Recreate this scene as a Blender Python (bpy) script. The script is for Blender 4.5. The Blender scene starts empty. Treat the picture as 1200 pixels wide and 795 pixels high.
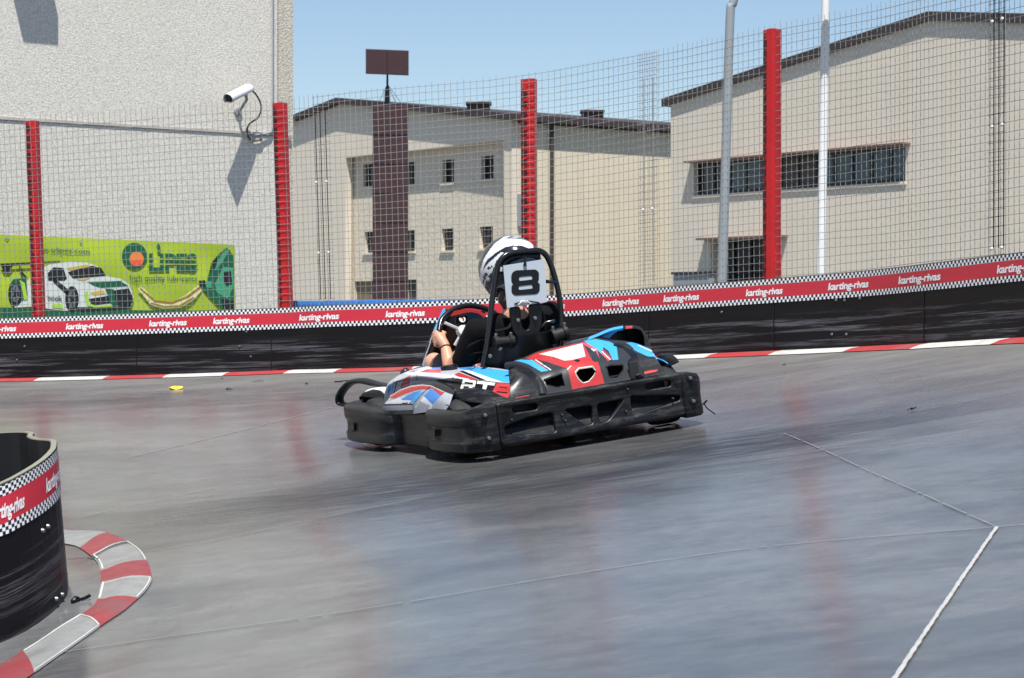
import bpy, bmesh, math, random
import numpy as np
from mathutils import Vector, Matrix
random.seed(7); rng = np.random.default_rng(7)
SC = bpy.context.scene; COL = SC.collection
# ------------------------------------------------------------------ camera model (eye at the origin, level lens, shifted)
FPX, CX, HY = 2400.0, 600.0, 365.0
def ray(px, py): return np.array([(px-CX)/FPX, 1.0, (HY-py)/FPX])
def at(px, py, y): return ray(px, py)*y
def hit(px, py, P0, n):
    d = ray(px, py); return d*(np.dot(P0, n)/np.dot(d, n))
cam = bpy.data.cameras.new('Camera'); cam.sensor_width = 36; cam.lens = 72.0
cam.shift_y = (HY-397.5)/1200.0; cam.clip_start = 0.1; cam.clip_end = 3000
cam.dof.use_dof = True; cam.dof.focus_distance = 12.0; cam.dof.aperture_fstop = 9.0
co = bpy.data.objects.new('Camera', cam); COL.objects.link(co); co.rotation_euler = (math.pi/2, 0, 0); SC.camera = co
# ------------------------------------------------------------------ object helpers
WM = {}
def thing(name, label, cat, loc=(0, 0, 0), group=None, M=None):
    o = bpy.data.objects.new(name, None); COL.objects.link(o)
    M = M if M is not None else Matrix.Translation(Vector(loc))
    o.matrix_world = M; WM[o.name] = M.copy(); o.empty_display_size = 0.2
    return tag(o, label, cat, group)
def tag(o, label=None, cat=None, group=None, kind=None):
    for k, v in (('label', label), ('category', cat), ('group', group), ('kind', kind)):
        if v: o[k] = v
    return o
def link_mesh(name, me, mats, parent=None, local=False, smooth=None, origin=None):
    if not isinstance(mats, (list, tuple)): mats = [mats]
    for m in mats: me.materials.append(m)
    M = Matrix.Identity(4)
    if parent is not None:
        M = WM[parent.name]
        if not local: me.transform(M.inverted())
    elif origin is not None:
        T = Matrix.Translation(Vector(origin)); me.transform(T.inverted())
    o = bpy.data.objects.new(name, me); COL.objects.link(o)
    if parent is not None: o.parent = parent
    elif origin is not None: o.location = origin
    WM[o.name] = M
    if smooth is not None:
        me.polygons.foreach_set('use_smooth', [True]*len(me.polygons))
        if smooth < 180: me.set_sharp_from_angle(angle=math.radians(smooth))
    me.update()
    return o
class MB:
    def __init__(s): s.v = []; s.f = []; s.m = []; s.uv = []
    def quad(s, a, b, c, d, m=0): s.poly([a, b, c, d], m)
    def poly(s, pts, m=0):
        n = len(s.v); s.v += [tuple(map(float, p)) for p in pts]; s.f.append(tuple(range(n, n+len(pts)))); s.m.append(m)
    def box(s, c, ax, m=0):   # centre, three half axes
        c = np.array(c, float); a, b, d = [np.array(k, float) for k in ax]
        n = len(s.v)
        for i in (-1, 1):
            for j in (-1, 1):
                for k in (-1, 1): s.v.append(tuple(c+i*a+j*b+k*d))
        for q in ((0, 1, 3, 2), (4, 6, 7, 5), (0, 4, 5, 1), (2, 3, 7, 6), (0, 2, 6, 4), (1, 5, 7, 3)):
            s.f.append(tuple(n+i for i in q)); s.m.append(m)
    def abox(s, lo, hi, m=0):
        lo = np.array(lo, float); hi = np.array(hi, float); h = (hi-lo)/2
        s.box((lo+hi)/2, ((h[0], 0, 0), (0, h[1], 0), (0, 0, h[2])), m)
    def tube(s, pts, r, sides=8, m=0, caps=True, flat=1.0):
        pts = [np.array(p, float) for p in pts]; n0 = len(s.v)
        rs = r if hasattr(r, '__len__') else [r]*len(pts)
        prev = None
        for i, p in enumerate(pts):
            t = pts[min(i+1, len(pts)-1)]-pts[max(i-1, 0)]; t /= (np.linalg.norm(t)+1e-12)
            if prev is None:
                h = np.array([0, 0, 1.]) if abs(t[2]) < .9 else np.array([1., 0, 0])
                u = np.cross(t, h)
            else: u = prev-t*np.dot(prev, t)
            u /= np.linalg.norm(u); w = np.cross(t, u); prev = u
            for k in range(sides):
                a = 2*math.pi*(k+.5)/sides; s.v.append(tuple(p+rs[i]*(u*math.cos(a)+w*math.sin(a)*flat)))
        for i in range(len(pts)-1):
            for k in range(sides):
                a = n0+i*sides+k; b = n0+i*sides+(k+1) % sides
                s.f.append((a, b, b+sides, a+sides)); s.m.append(m)
        if caps:
            s.f.append(tuple(n0+k for k in range(sides))[::-1]); s.m.append(m)
            e = n0+(len(pts)-1)*sides; s.f.append(tuple(e+k for k in range(sides))); s.m.append(m)
    def grid(s, P, m=0, closed_u=False, mf=None):   # P[i][j] points
        P = np.asarray(P, float); a, b = P.shape[:2]; n = len(s.v)
        s.v += [tuple(p) for p in P.reshape(-1, 3)]
        for i in range(a-1 if not closed_u else a):
            for j in range(b-1):
                i2 = (i+1) % a
                k = m
                if mf is not None:
                    c = (P[i, j]+P[i2, j]+P[i, j+1]+P[i2, j+1])/4; k = mf(c)
                    if k is None: continue
                s.f.append((n+i*b+j, n+i2*b+j, n+i2*b+j+1, n+i*b+j+1)); s.m.append(k)
    def lathe(s, prof, c, axis, up, seg=24, m=0):   # prof: (r, h) pairs along axis
        c = np.array(c, float); ax = np.array(axis, float); ax /= np.linalg.norm(ax)
        u = np.array(up, float); u -= ax*np.dot(u, ax); u /= np.linalg.norm(u); w = np.cross(ax, u)
        P = [[c+ax*h+r*(u*math.cos(2*math.pi*k/seg)+w*math.sin(2*math.pi*k/seg)) for (r, h) in prof] for k in range(seg)]
        s.grid(P, m, closed_u=True)
    def mesh(s, name):
        me = bpy.data.meshes.new(name); me.from_pydata(s.v, [], s.f); me.update()
        me.polygons.foreach_set('material_index', s.m); return me
    def build(s, name, mats, parent=None, local=False, smooth=None, solid=0, bevel=0, weld=False, origin=None, sub=0, rim=3):
        me = s.mesh(name)
        if weld or solid or bevel or sub:
            bm = bmesh.new(); bm.from_mesh(me)
            bmesh.ops.remove_doubles(bm, verts=bm.verts, dist=1e-5)
            bmesh.ops.recalc_face_normals(bm, faces=bm.faces)
            if bevel:
                es = [e for e in bm.edges if len(e.link_faces) == 2 and e.calc_face_angle(0) > .6]
                bmesh.ops.bevel(bm, geom=es, offset=bevel, segments=2, affect='EDGES', profile=.6, clamp_overlap=True)
            if solid:
                old = set(bm.faces); ov = set(bm.verts); bmesh.ops.solidify(bm, geom=list(bm.faces), thickness=solid)
                for fc in bm.faces:
                    if fc not in old and any(v in ov for v in fc.verts) and any(v not in ov for v in fc.verts): fc.material_index = min(rim, len(mats)-1) if isinstance(mats, list) else 0
            bm.to_mesh(me); bm.free()
        if sub:
            o = bpy.data.objects.new('tmp', me); COL.objects.link(o); md = o.modifiers.new('s', 'SUBSURF'); md.levels = sub
            me = baked(o)
        return link_mesh(name, me, mats, parent, local, smooth, origin)
def baked(o):
    dg = bpy.context.evaluated_depsgraph_get(); dg.update()
    me = bpy.data.meshes.new_from_object(o.evaluated_get(dg), depsgraph=dg)
    me.materials.clear(); bpy.data.objects.remove(o); return me
def plate_mesh(outer, holes=(), depth=.02, bevel=0.0, res=2):
    """2D outline with real holes, extruded; returns verts (u, v, w in -depth/2..depth/2), faces"""
    cu = bpy.data.curves.new('plate', 'CURVE'); cu.dimensions = '2D'; cu.fill_mode = 'BOTH'
    cu.extrude = max(depth/2-bevel, 1e-4); cu.bevel_depth = bevel; cu.bevel_resolution = res
    cu.offset = -bevel
    for lp in [outer, *holes]:
        sp = cu.splines.new('POLY'); sp.points.add(len(lp)-1); sp.use_cyclic_u = True
        for p, q in zip(sp.points, lp): p.co = (q[0], q[1], 0, 1)
    o = bpy.data.objects.new('tmp', cu); COL.objects.link(o); me = baked(o); bpy.data.curves.remove(cu)
    V = [tuple(v.co) for v in me.vertices]; Fc = [tuple(p.vertices) for p in me.polygons]; bpy.data.meshes.remove(me)
    return V, Fc
def add_mapped(mb, VF, fn, m=0):
    n = len(mb.v); V, Fc = VF
    mb.v += [tuple(fn(*v)) for v in V]
    for f in Fc: mb.f.append(tuple(n+i for i in f)); mb.m.append(m)
def rrect(x0, y0, x1, y1, r, n=4):
    out = []
    for (cx_, cy_, a0) in ((x1-r, y1-r, 0), (x0+r, y1-r, 90), (x0+r, y0+r, 180), (x1-r, y0+r, 270)):
        for k in range(n+1):
            a = math.radians(a0+90*k/n); out.append((cx_+r*math.cos(a), cy_+r*math.sin(a)))
    return out
def rounded(pts, r, n=3):
    out = []; N = len(pts); pts = [np.array(p, float) for p in pts]
    for i in range(N):
        p = pts[i]; a = pts[i-1]-p; b = pts[(i+1) % N]-p
        la, lb = np.linalg.norm(a), np.linalg.norm(b); q = min(r, la*.45, lb*.45)
        A = p+a/la*q; B = p+b/lb*q
        for k in range(n+1):
            t = k/n; out.append(tuple((1-t)**2*A+2*t*(1-t)*p+t*t*B))
    return out
_tc = {}
def text_mesh(body, bold=0.0, spacing=1.0):
    """flat lettering, cap height normalised by font size 1, starting at x=0 on the baseline"""
    k = (body, bold, spacing)
    if k in _tc: return _tc[k]
    cu = bpy.data.curves.new('txt', 'FONT'); cu.body = body; cu.size = 1.0; cu.offset = bold; cu.space_character = spacing; cu.resolution_u = 3
    o = bpy.data.objects.new('tmp', cu); COL.objects.link(o); me = baked(o); bpy.data.curves.remove(cu)
    V = [tuple(v.co) for v in me.vertices]; Fc = [tuple(p.vertices) for p in me.polygons]; bpy.data.meshes.remove(me)
    x0 = min(v[0] for v in V); V = [(v[0]-x0, v[1], v[2]) for v in V]
    _tc[k] = (V, Fc, max(v[0] for v in V)); return _tc[k]
def catmull(pts, n=6):
    pts = [np.array(p, float) for p in pts]; out = []
    for i in range(len(pts)-1):
        p0 = pts[max(i-1, 0)]; p1 = pts[i]; p2 = pts[i+1]; p3 = pts[min(i+2, len(pts)-1)]
        for k in range(n):
            t = k/n; out.append(.5*(2*p1+(p2-p0)*t+(2*p0-5*p1+4*p2-p3)*t*t+(3*p1-p0-3*p2+p3)*t**3))
    out.append(pts[-1]); return out
def inside(p, poly):
    x, y = p; c = False; j = len(poly)-1
    for i in range(len(poly)):
        xi, yi = poly[i]; xj, yj = poly[j]
        if (yi > y) != (yj > y) and x < (xj-xi)*(y-yi)/(yj-yi)+xi: c = not c
        j = i
    return c
# ------------------------------------------------------------------ materials
def srgb(r, g, b):
    def f(c): c /= 255.; return c/12.92 if c <= .04045 else ((c+.055)/1.055)**2.4
    return (f(r), f(g), f(b), 1)
class Mat:
    def __init__(s, name, col=(.5, .5, .5, 1), rough=.5, metal=0, spec=.5, coat=0):
        s.m = bpy.data.materials.new(name); s.m.use_nodes = True; s.nt = s.m.node_tree; s.b = s.nt.nodes['Principled BSDF']
        s.set('Base Color', col if len(col) == 4 else (*col, 1)); s.set('Roughness', rough); s.set('Metallic', metal); s.set('Specular IOR Level', spec); s.set('Coat Weight', coat)
    def set(s, k, v): s.b.inputs[k].default_value = v
    def n(s, t, ins=None, **kw):
        nd = s.nt.nodes.new(t)
        for k, v in kw.items(): setattr(nd, k, v)
        for k, v in (ins or {}).items():
            if hasattr(v, 'is_output'): s.nt.links.new(v, nd.inputs[k])
            else: nd.inputs[k].default_value = v
        return nd
    def link(s, out, k): s.nt.links.new(out, s.b.inputs[k])
    def coord(s, kind='Object', scale=(1, 1, 1), rot=(0, 0, 0)):
        tc = s.n('ShaderNodeTexCoord'); return s.n('ShaderNodeMapping', {'Vector': tc.outputs[kind], 'Scale': scale, 'Rotation': rot}).outputs[0]
    def noise(s, co, scale, detail=4, rough=.6): return s.n('ShaderNodeTexNoise', {'Vector': co, 'Scale': scale, 'Detail': detail, 'Roughness': rough}).outputs['Fac']
    def ramp(s, fac, stops):
        r = s.n('ShaderNodeValToRGB', {'Fac': fac}); e = r.color_ramp.elements
        while len(e) < len(stops): e.new(.5)
        for el, (p, c) in zip(e, stops): el.position = p; el.color = c if len(c) == 4 else (*c, 1)
        return r.outputs['Color']
    def mix(s, fac, a, b, mode='MIX'):
        nd = s.n('ShaderNodeMix', data_type='RGBA', blend_type=mode)
        for i, v in ((0, fac), (6, a), (7, b)):
            if hasattr(v, 'is_output'): s.nt.links.new(v, nd.inputs[i])
            else: nd.inputs[i].default_value = v
        return nd.outputs[2]
    def math(s, op, a, b=0.0, c=0.0):
        nd = s.n('ShaderNodeMath', operation=op)
        for i, v in enumerate((a, b, c)):
            if hasattr(v, 'is_output'): s.nt.links.new(v, nd.inputs[i])
            else: nd.inputs[i].default_value = v
        return nd.outputs[0]
    def bump(s, h, strength=.3, dist=.01):
        b = s.n('ShaderNodeBump', {'Height': h, 'Strength': strength, 'Distance': dist}); s.link(b.outputs[0], 'Normal')
def worn(name, col, rough=.45, var=.25, scale=18, dirt=(.05, .05, .05, 1), dirtamt=.25, bumpd=.0, metal=0, coat=0, spec=.5):
    m = Mat(name, col, rough, metal, spec, coat); c = m.coord()
    n1 = m.noise(c, scale, 5, .65); n2 = m.noise(c, scale*.23, 3)
    d = m.ramp(n2, [(.5, (0, 0, 0)), (.8, (dirtamt,)*3)])
    base = m.mix(m.ramp(n1, [(.3, (0, 0, 0)), (.75, (var,)*3)]), col, tuple(x*.6 for x in col[:3])+(1,))
    m.link(m.mix(d, base, dirt), 'Base Color')
    m.link(m.math('MULTIPLY_ADD', n1, .3, rough-.12), 'Roughness')
    if bumpd: m.bump(n1, .35, bumpd)
    return m.m
# ------------------------------------------------------------------ ground form: smooth sheet through known points (banked corner)
BH = 0.6    # barrier height
BP = [(0, 446.3, 19.86), (300, 438, 19.1), (380, 435.5, 18.75), (465, 433.2, 18.5), (650, 425.2, 18.3), (840, 417, 17.0), (1000, 410, 15.9), (1100, 405, 14.9), (1200, 399, 14.03)]
bar = [at(px, py, d) for px, py, d in BP]
bar = [bar[0]+np.array([-5.0, 1.1, -.16]), bar[0]+np.array([-2.5, .65, -.07])]+bar+[bar[-1]+np.array([.38, -.9, .03]), bar[-1]+np.array([.75, -2.2, .06]), bar[-1]+np.array([.9, -4.0, .05])]
inn = [at(0, 755, 8.0), at(40, 735, 8.12), at(66, 716, 8.3), at(80, 699, 8.45)]
KTH = math.radians(23); KB, KC = .125, .04
KR = np.array([math.cos(KTH), math.sin(KTH), KB*math.cos(KTH)+KC*math.sin(KTH)]); KR /= np.linalg.norm(KR)
KF = np.array([-math.sin(KTH), math.cos(KTH), -KB*math.sin(KTH)+KC*math.cos(KTH)]); KF -= KR*np.dot(KF, KR); KF /= np.linalg.norm(KF)
KU = np.cross(KR, KF); KO = np.array([-.26, 11.3, -.825])+.81*KR
ctl = list(bar)+inn+[KO+x*KR+y*KF-.03*KU for x in (-.75, .75) for y in (0, 1.0, 2.0)]
ctl += [np.array(p) for p in ((0, 8.4, -.94), (0, 6, -1.06), (3.5, 8.2, -.49), (-4.5, 9, -1.33), (-5, 13.5, -.98), (-2, 5, -1.34), (2.2, 5.0, -.8), (0, 2, -1.22), (-4, 2, -1.65), (4, 2, -.75), (-2.2, 11.5, -1.08), (-2.35, 9.55, -1.185))]
ctl = np.array(ctl)
def _tps(P, z, lam=.02):
    n = len(P); d = np.linalg.norm(P[:, None]-P[None], axis=2); K = np.where(d > 0, d*d*np.log(d+1e-12), 0)+lam*np.eye(n)
    A = np.zeros((n+3, n+3)); A[:n, :n] = K; A[:n, n] = 1; A[:n, n+1:] = P; A[n, :n] = 1; A[n+1:, :n] = P.T
    return np.linalg.solve(A, np.concatenate([z, [0, 0, 0]]))
_w = _tps(ctl[:, :2], ctl[:, 2])
def gz(x, y):
    d = np.hypot(ctl[:, 0]-x, ctl[:, 1]-y); k = np.where(d > 0, d*d*np.log(d+1e-12), 0)
    return float(k@_w[:-3]+_w[-3]+_w[-2]*x+_w[-1]*y)
def ghit(px, py):
    lo, hi = 2.0, 26.0; d = ray(px, py)
    y = lo
    while y < hi:
        if d[2]*y < gz(d[0]*y, y): break
        y += .1
    a, b = y-.1, y
    for _ in range(18):
        m = (a+b)/2
        if d[2]*m < gz(d[0]*m, m): b = m
        else: a = m
    return np.array([d[0]*b, b, gz(d[0]*b, b)])
PATH = catmull(bar, 14)
SARC = np.concatenate([[0], np.cumsum([np.linalg.norm((PATH[i+1]-PATH[i])[:2]) for i in range(len(PATH)-1)])])
PA = np.array(PATH)
class Path:
    def __init__(s, pts, lean=0.0):
        s.P = np.array(pts); s.lean = lean; s.S = np.concatenate([[0], np.cumsum(np.hypot(*(s.P[1:]-s.P[:-1])[:, :2].T))])
    def p(s, t): return np.array([np.interp(t, s.S, s.P[:, k]) for k in range(3)])
    def nrm(s, t):
        d = s.p(min(t+.05, s.S[-1]))-s.p(max(t-.05, 0)); v = np.array([d[1], -d[0], 0]); return v/np.linalg.norm(v)   # to the right of travel
    def up(s, h): return np.array([s.lean*h, 0, h])
    def s_at_px(s, px):
        x = CX+FPX*s.P[:, 0]/s.P[:, 1]; return float(np.interp(px, x, s.S))
BPATH = Path(PATH)
def strip(path, s0, s1, step, prof, name, mat, parent, uvmode=True):
    """sweep a (offset, height) profile along a path with UV = (arc length, height)"""
    ss = np.linspace(s0, s1, max(2, int((s1-s0)/step)))
    mb = MB(); P = []
    for t in ss:
        p = path.p(t); n = path.nrm(t); P.append([p+n*o+path.up(h) for o, h in prof])
    mb.grid(P); me = mb.mesh(name); uv = me.uv_layers.new(name='UVMap'); k = len(prof)
    for l in me.loops:
        i, j = divmod(l.vertex_index, k); uv.data[l.index].uv = (ss[i], prof[j][1])
    return link_mesh(name, me, mat, parent)
def put_text(body, path, s_start, width, h0, hgt, name, mat, parent, proud=.006, bold=.03, shear=.18, rise=0.0):
    V, Fc, w = text_mesh(body, bold, .95); kx = width/w; mb = MB()
    def fn(x, y, z):
        t = s_start+x*kx+y*hgt*shear; p = path.p(t)+path.nrm(t)*proud; return p+path.up(h0+y*hgt)
    add_mapped(mb, (V, Fc), fn); return mb.build(name, mat, parent)
# ------------------------------------------------------------------ setting materials
def track_mat():
    m = Mat('track_concrete', (.12, .12, .125, 1), .3)
    ROT = (0, 0, math.radians(16))
    st = m.coord('Object', (1.1, 2.6, 1), ROT); fine = m.coord('Object', (9, 19, 1), ROT); iso = m.coord()
    big = m.noise(m.coord('Object', (.28, .8, 1), ROT), 1.0, 4, .6); a = m.noise(st, 1.0, 6, .68); f = m.noise(fine, 1.0, 5, .7); g = m.noise(iso, 95, 3, .6); md = m.noise(iso, 2.2, 5, .65)
    base = m.ramp(a, [(.28, (.062, .063, .066)), (.5, (.106, .107, .109)), (.7, (.155, .154, .152))])
    base = m.mix(m.ramp(big, [(.35, (0, 0, 0)), (.7, (.75,)*3)]), base, (.155, .155, .155, 1))
    base = m.mix(m.ramp(f, [(.35, (.0,)*3), (.75, (.28,)*3)]), base, (.06, .061, .064, 1))
    base = m.mix(m.ramp(md, [(.45, (0, 0, 0)), (.75, (.35,)*3)]), base, (.19, .185, .18, 1))
    base = m.mix(m.ramp(g, [(.62, (0, 0, 0)), (.78, (.3,)*3)]), base, (.26, .255, .25, 1))
    g2 = m.noise(m.coord('Object', (30, 55, 1), ROT), 1.0, 4, .75); base = m.mix(m.ramp(g2, [(.45, (0,)*3), (.75, (.32,)*3)]), base, (.05, .051, .055, 1))
    blot = m.noise(m.coord('Object', (.7, 1.5, 1), ROT), 1.0, 5, .6); base = m.mix(m.ramp(blot, [(.48, (0,)*3), (.62, (.5,)*3)]), base, (.050, .052, .057, 1))
    mot = m.noise(m.coord('Object', (6.5, 9, 1), ROT), 1.0, 8, .72); base = m.mix(m.ramp(mot, [(.36, (.35,)*3), (.55, (0,)*3)]), base, (.045, .046, .048, 1)); base = m.mix(m.ramp(mot, [(.56, (0,)*3), (.78, (.3,)*3)]), base, (.20, .197, .19, 1))
    # driving-line rubber plus the kart's dark reflection, painted as colour (vertex attribute: how far from the line)
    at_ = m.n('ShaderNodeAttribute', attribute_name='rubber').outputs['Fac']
    rub_refl = m.math('MULTIPLY', at_, m.ramp(m.noise(m.coord('Object', (2.6, 15, 1), ROT), 1.0, 9, .8), [(.32, (.1,)*3), (.54, (1, 1, 1))]))
    base = m.mix(rub_refl, base, (.016, .016, .017, 1))
    sw_ = m.n('ShaderNodeTexNoise', {'Vector': m.coord('Object', (.55, .9, 1), (0, 0, -.5)), 'Scale': 1.3, 'Detail': 5, 'Roughness': .55, 'Distortion': 1.2}).outputs['Fac']; base = m.mix(m.ramp(sw_, [(.46, (0,)*3), (.64, (.25,)*3)]), base, (.18, .20, .20, 1))
    dust = m.n('ShaderNodeAttribute', attribute_name='dust').outputs['Fac']
    base = m.mix(m.math('MULTIPLY', dust, m.ramp(a, [(.2, (.25,)*3), (.7, (.9,)*3)])), base, (.26, .25, .235, 1))
    m.link(base, 'Base Color')
    r = m.math('MULTIPLY_ADD', a, .15, .04); r = m.math('MULTIPLY_ADD', f, .10, r); r = m.math('MULTIPLY_ADD', md, .05, r); r = m.math('MULTIPLY_ADD', dust, .3, r); r = m.math('MULTIPLY_ADD', rub_refl, .22, r); m.link(r, 'Roughness')
    hsum = m.math('ADD', m.math('MULTIPLY', f, .5), m.math('MULTIPLY', g, .35)); m.bump(m.math('ADD', hsum, m.math('MULTIPLY', a, .8)), .15, .004)
    m.set('Specular IOR Level', .45)
    return m.m
def barrier_mat():
    m = Mat('barrier_board', (.012, .012, .014, 1), .3)
    uv = m.coord('UV', (.7, 22, 1)); uf = m.coord('UV', (2.2, 95, 1)); sep = m.n('ShaderNodeSeparateXYZ', {'Vector': m.n('ShaderNodeTexCoord').outputs['UV']})
    a = m.noise(uv, 1, 6, .7); f = m.noise(uf, 1, 4, .7)
    low = m.ramp(sep.outputs['Y'], [(.02, (.5,)*3), (.1, (1,)*3), (.23, (1,)*3), (.32, (.06,)*3), (.42, (0,)*3)])
    pat = m.noise(m.coord('UV', (.35, 3, 1)), 1, 3)
    sc = m.math('MULTIPLY', m.math('MULTIPLY', m.ramp(a, [(.50, (0,)*3), (.57, (1,)*3)]), low), m.ramp(f, [(.40, (.1,)*3), (.55, (1,)*3)]))
    sc = m.math('MULTIPLY', sc, m.ramp(pat, [(.38, (.25,)*3), (.55, (1,)*3)]))
    col = m.mix(m.math('MULTIPLY', sc, .95), (.0055, .004, .005, 1), (.12, .12, .135, 1))
    m.link(col, 'Base Color'); m.link(m.math('MULTIPLY_ADD', sc, .3, .42), 'Roughness'); m.set('Specular IOR Level', .22)
    m.bump(f, .12, .003); return m.m
def banner_mat(SQ=.0215):
    m = Mat('checkered_banner', (.5, .05, .06, 1), .4)
    sep = m.n('ShaderNodeSeparateXYZ', {'Vector': m.n('ShaderNodeTexCoord').outputs['UV']}); u, v = sep.outputs['X'], sep.outputs['Y']
    cu = m.math('FLOOR', m.math('DIVIDE', u, SQ)); cv = m.math('FLOOR', m.math('DIVIDE', m.math('SUBTRACT', v, BH-.192), SQ))
    ch = m.math('PINGPONG', m.math('ADD', cu, cv), 1.0)
    top = m.math('GREATER_THAN', v, BH-.043); bot = m.math('LESS_THAN', v, BH-.192+.043); edge = m.math('MAXIMUM', top, bot)
    # rows of the upper pair keep their own phase
    n = m.noise(m.coord('UV', (3, 20, 1)), 1, 4); red = m.mix(m.ramp(n, [(.3, (0,)*3), (.8, (.5,)*3)]), srgb(196, 44, 60), srgb(176, 34, 50))
    chc = m.mix(m.math('GREATER_THAN', ch, .5), (.012, .012, .016, 1), (.78, .78, .8, 1))
    m.link(m.mix(edge, red, chc), 'Base Color'); return m.m
def stucco(name, col, scale=38, amt=.5, bd=.012, dark=.72, spots=True):
    m = Mat(name, col, .9, spec=.15); c = m.coord()
    v = m.n('ShaderNodeTexVoronoi', {'Vector': c, 'Scale': scale}).outputs['Distance']; n = m.noise(c, scale*.8, 4, .7); big = m.noise(c, .6, 4)
    b = m.mix(m.ramp(n, [(.3, (1,)*3), (.6, (0,)*3)]), col, tuple(x*dark for x in col[:3])+(1,))
    b = m.mix(m.ramp(big, [(.35, (0,)*3), (.75, (.35,)*3)]), b, tuple(x*.82 for x in col[:3])+(1,))
    drip = m.noise(m.coord('Object', (2.2, 2.2, .12)), 1.0, 5, .6); b = m.mix(m.ramp(drip, [(.52, (0,)*3), (.78, (.3,)*3)]), b, tuple(x*.74 for x in col[:3])+(1,)); m.link(b, 'Base Color')
    m.bump(m.math('ADD', v, n), amt, bd); return m.m
M_track = track_mat(); M_bar = barrier_mat(); M_ban = banner_mat(); M_ban2 = banner_mat(.01433)
M_white = worn('white_paint', (.74, .74, .74, 1), .55, .2, 25, (.3, .3, .3, 1), .35)
M_lineW = worn('line_paint', (.22, .22, .215, 1), .6, .9, 60, (.15, .15, .15, 1), .8)
M_lineD = worn('line_paint_strong', (.42, .42, .41, 1), .6, .6, 60, (.2, .2, .2, 1), .5)
M_letter = Mat('white_lettering', (.8, .8, .8, 1), .5).m
M_kred = worn('kerb_red', srgb(165, 52, 54), .55, .5, 22, (.16, .13, .13, 1), .6)
M_kwht = worn('kerb_white', (.52, .52, .5, 1), .55, .45, 22, (.2, .2, .2, 1), .55)
M_igry = worn('kerb_worn_white', (.24, .245, .24, 1), .5, .7, 13, (.10, .10, .10, 1), .95)
M_ired = worn('kerb_worn_red', srgb(138, 58, 62), .5, .7, 13, (.10, .09, .09, 1), .95)
M_fence_red = worn('post_red', srgb(188, 20, 26), .4, .25, 14, (.1, .02, .02, 1), .25)
M_fence_dark = Mat('post_slot_dark', (.05, .006, .008, 1), .6).m
M_wire = Mat('galvanised_wire', (.25, .245, .23, 1), .6, .1).m
M_galv = worn('galvanised_steel', (.27, .30, .32, 1), .5, .2, 8, (.2, .2, .2, 1), .2)
M_whitepole = worn('white_pole_paint', (.78, .78, .77, 1), .4, .15, 8)
M_wallL = stucco('aggregate_render', (.71, .68, .61, 1), 58, .34, .008, .5)
M_wallC = stucco('aggregate_corner', (.60, .56, .48, 1), 46, .45, .012, .5)
M_conc = stucco('pale_panel', (.71, .635, .52, 1), 12, .1, .01, .95)
M_stone = stucco('split_stone', (.69, .615, .49, 1), 6.5, .22, .04, .84)
M_cream = stucco('cream_panel', (.68, .605, .455, 1), 9, .1, .01, .95)
M_fascia = worn('brown_fascia', (.045, .032, .03, 1), .6, .2, 2)
M_maroon = worn('maroon_metal', (.045, .017, .019, 1), .5, .2, 3)
M_glass = Mat('dark_window_glass', (.016, .02, .024, 1), .08).m
M_glassb = Mat('blue_window_glass', (.05, .085, .1, 1), .12).m
M_blind = Mat('brown_blind', (.09, .07, .055, 1), .6).m
M_frame = Mat('window_frame_dark', (.03, .027, .026, 1), .5).m
M_hood = Mat('window_hood_brown', (.19, .11, .09, 1), .6).m
M_door = worn('brown_door', (.21, .15, .10, 1), .6, .2, 3)
M_black = Mat('black_paint', (.005, .005, .006, 1), .35, spec=.35).m
M_rim = Mat('barrier_rim', (.22, .21, .16, 1), .5).m
M_bolt = Mat('bolt_steel', (.22, .22, .22, 1), .4, .7).m
M_blue = worn('blue_tarp', srgb(45, 105, 175), .5, .2, 3)
M_ground = worn('yard_asphalt', (.11, .11, .11, 1), .9, .3, .6, (.2, .19, .17, 1), .4)
# ------------------------------------------------------------------ ground and track sheet
mb = MB(); mb.grid([[(x, y, -1.75) for y in np.linspace(-900, 1500, 13)] for x in np.linspace(-1300, 1300, 13)])
tag(mb.build('ground', M_ground), kind='structure')
NS, NT = 260, 150
mb = MB(); P = []; rub_refl = []; dst = []
line = [ghit(*q)[:2] for q in ((900, 520), (830, 532), (700, 553), (560, 566), (460, 574), (410, 577))]  # runs where the kart's dark reflection is painted in
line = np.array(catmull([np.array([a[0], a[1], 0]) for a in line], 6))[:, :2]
for i in range(NS):
    s = BPATH.S[-1]*i/(NS-1); a = BPATH.p(s)-BPATH.nrm(s)*.06
    u = i/(NS-1); b = np.array([-9+16*u, 1.0, 0]); row = []
    for j in range(NT):
        t = (j/(NT-1))**1.15; x, y = (a*(1-t)+b*t)[:2]; row.append((x, y, gz(x, y)))
        d = np.min(np.hypot(line[:, 0]-x, line[:, 1]-y)); rub_refl.append(min(1, math.exp(-(d/1.05)**2)*.95))
        db = np.min(np.hypot(PA[:, 0]-x, PA[:, 1]-y)); dst.append(max(0, 1-db/2.4)*.75)
    P.append(row)
mb.grid(P); me = mb.mesh('track')
for nm, vals in (('rubber', rub_refl), ('dust', dst)):  # 'rubber' also carries the kart's painted dark reflection
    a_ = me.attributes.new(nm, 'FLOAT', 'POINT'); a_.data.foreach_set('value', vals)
tag(link_mesh('track', me, M_track, smooth=180), kind='structure')
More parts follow.
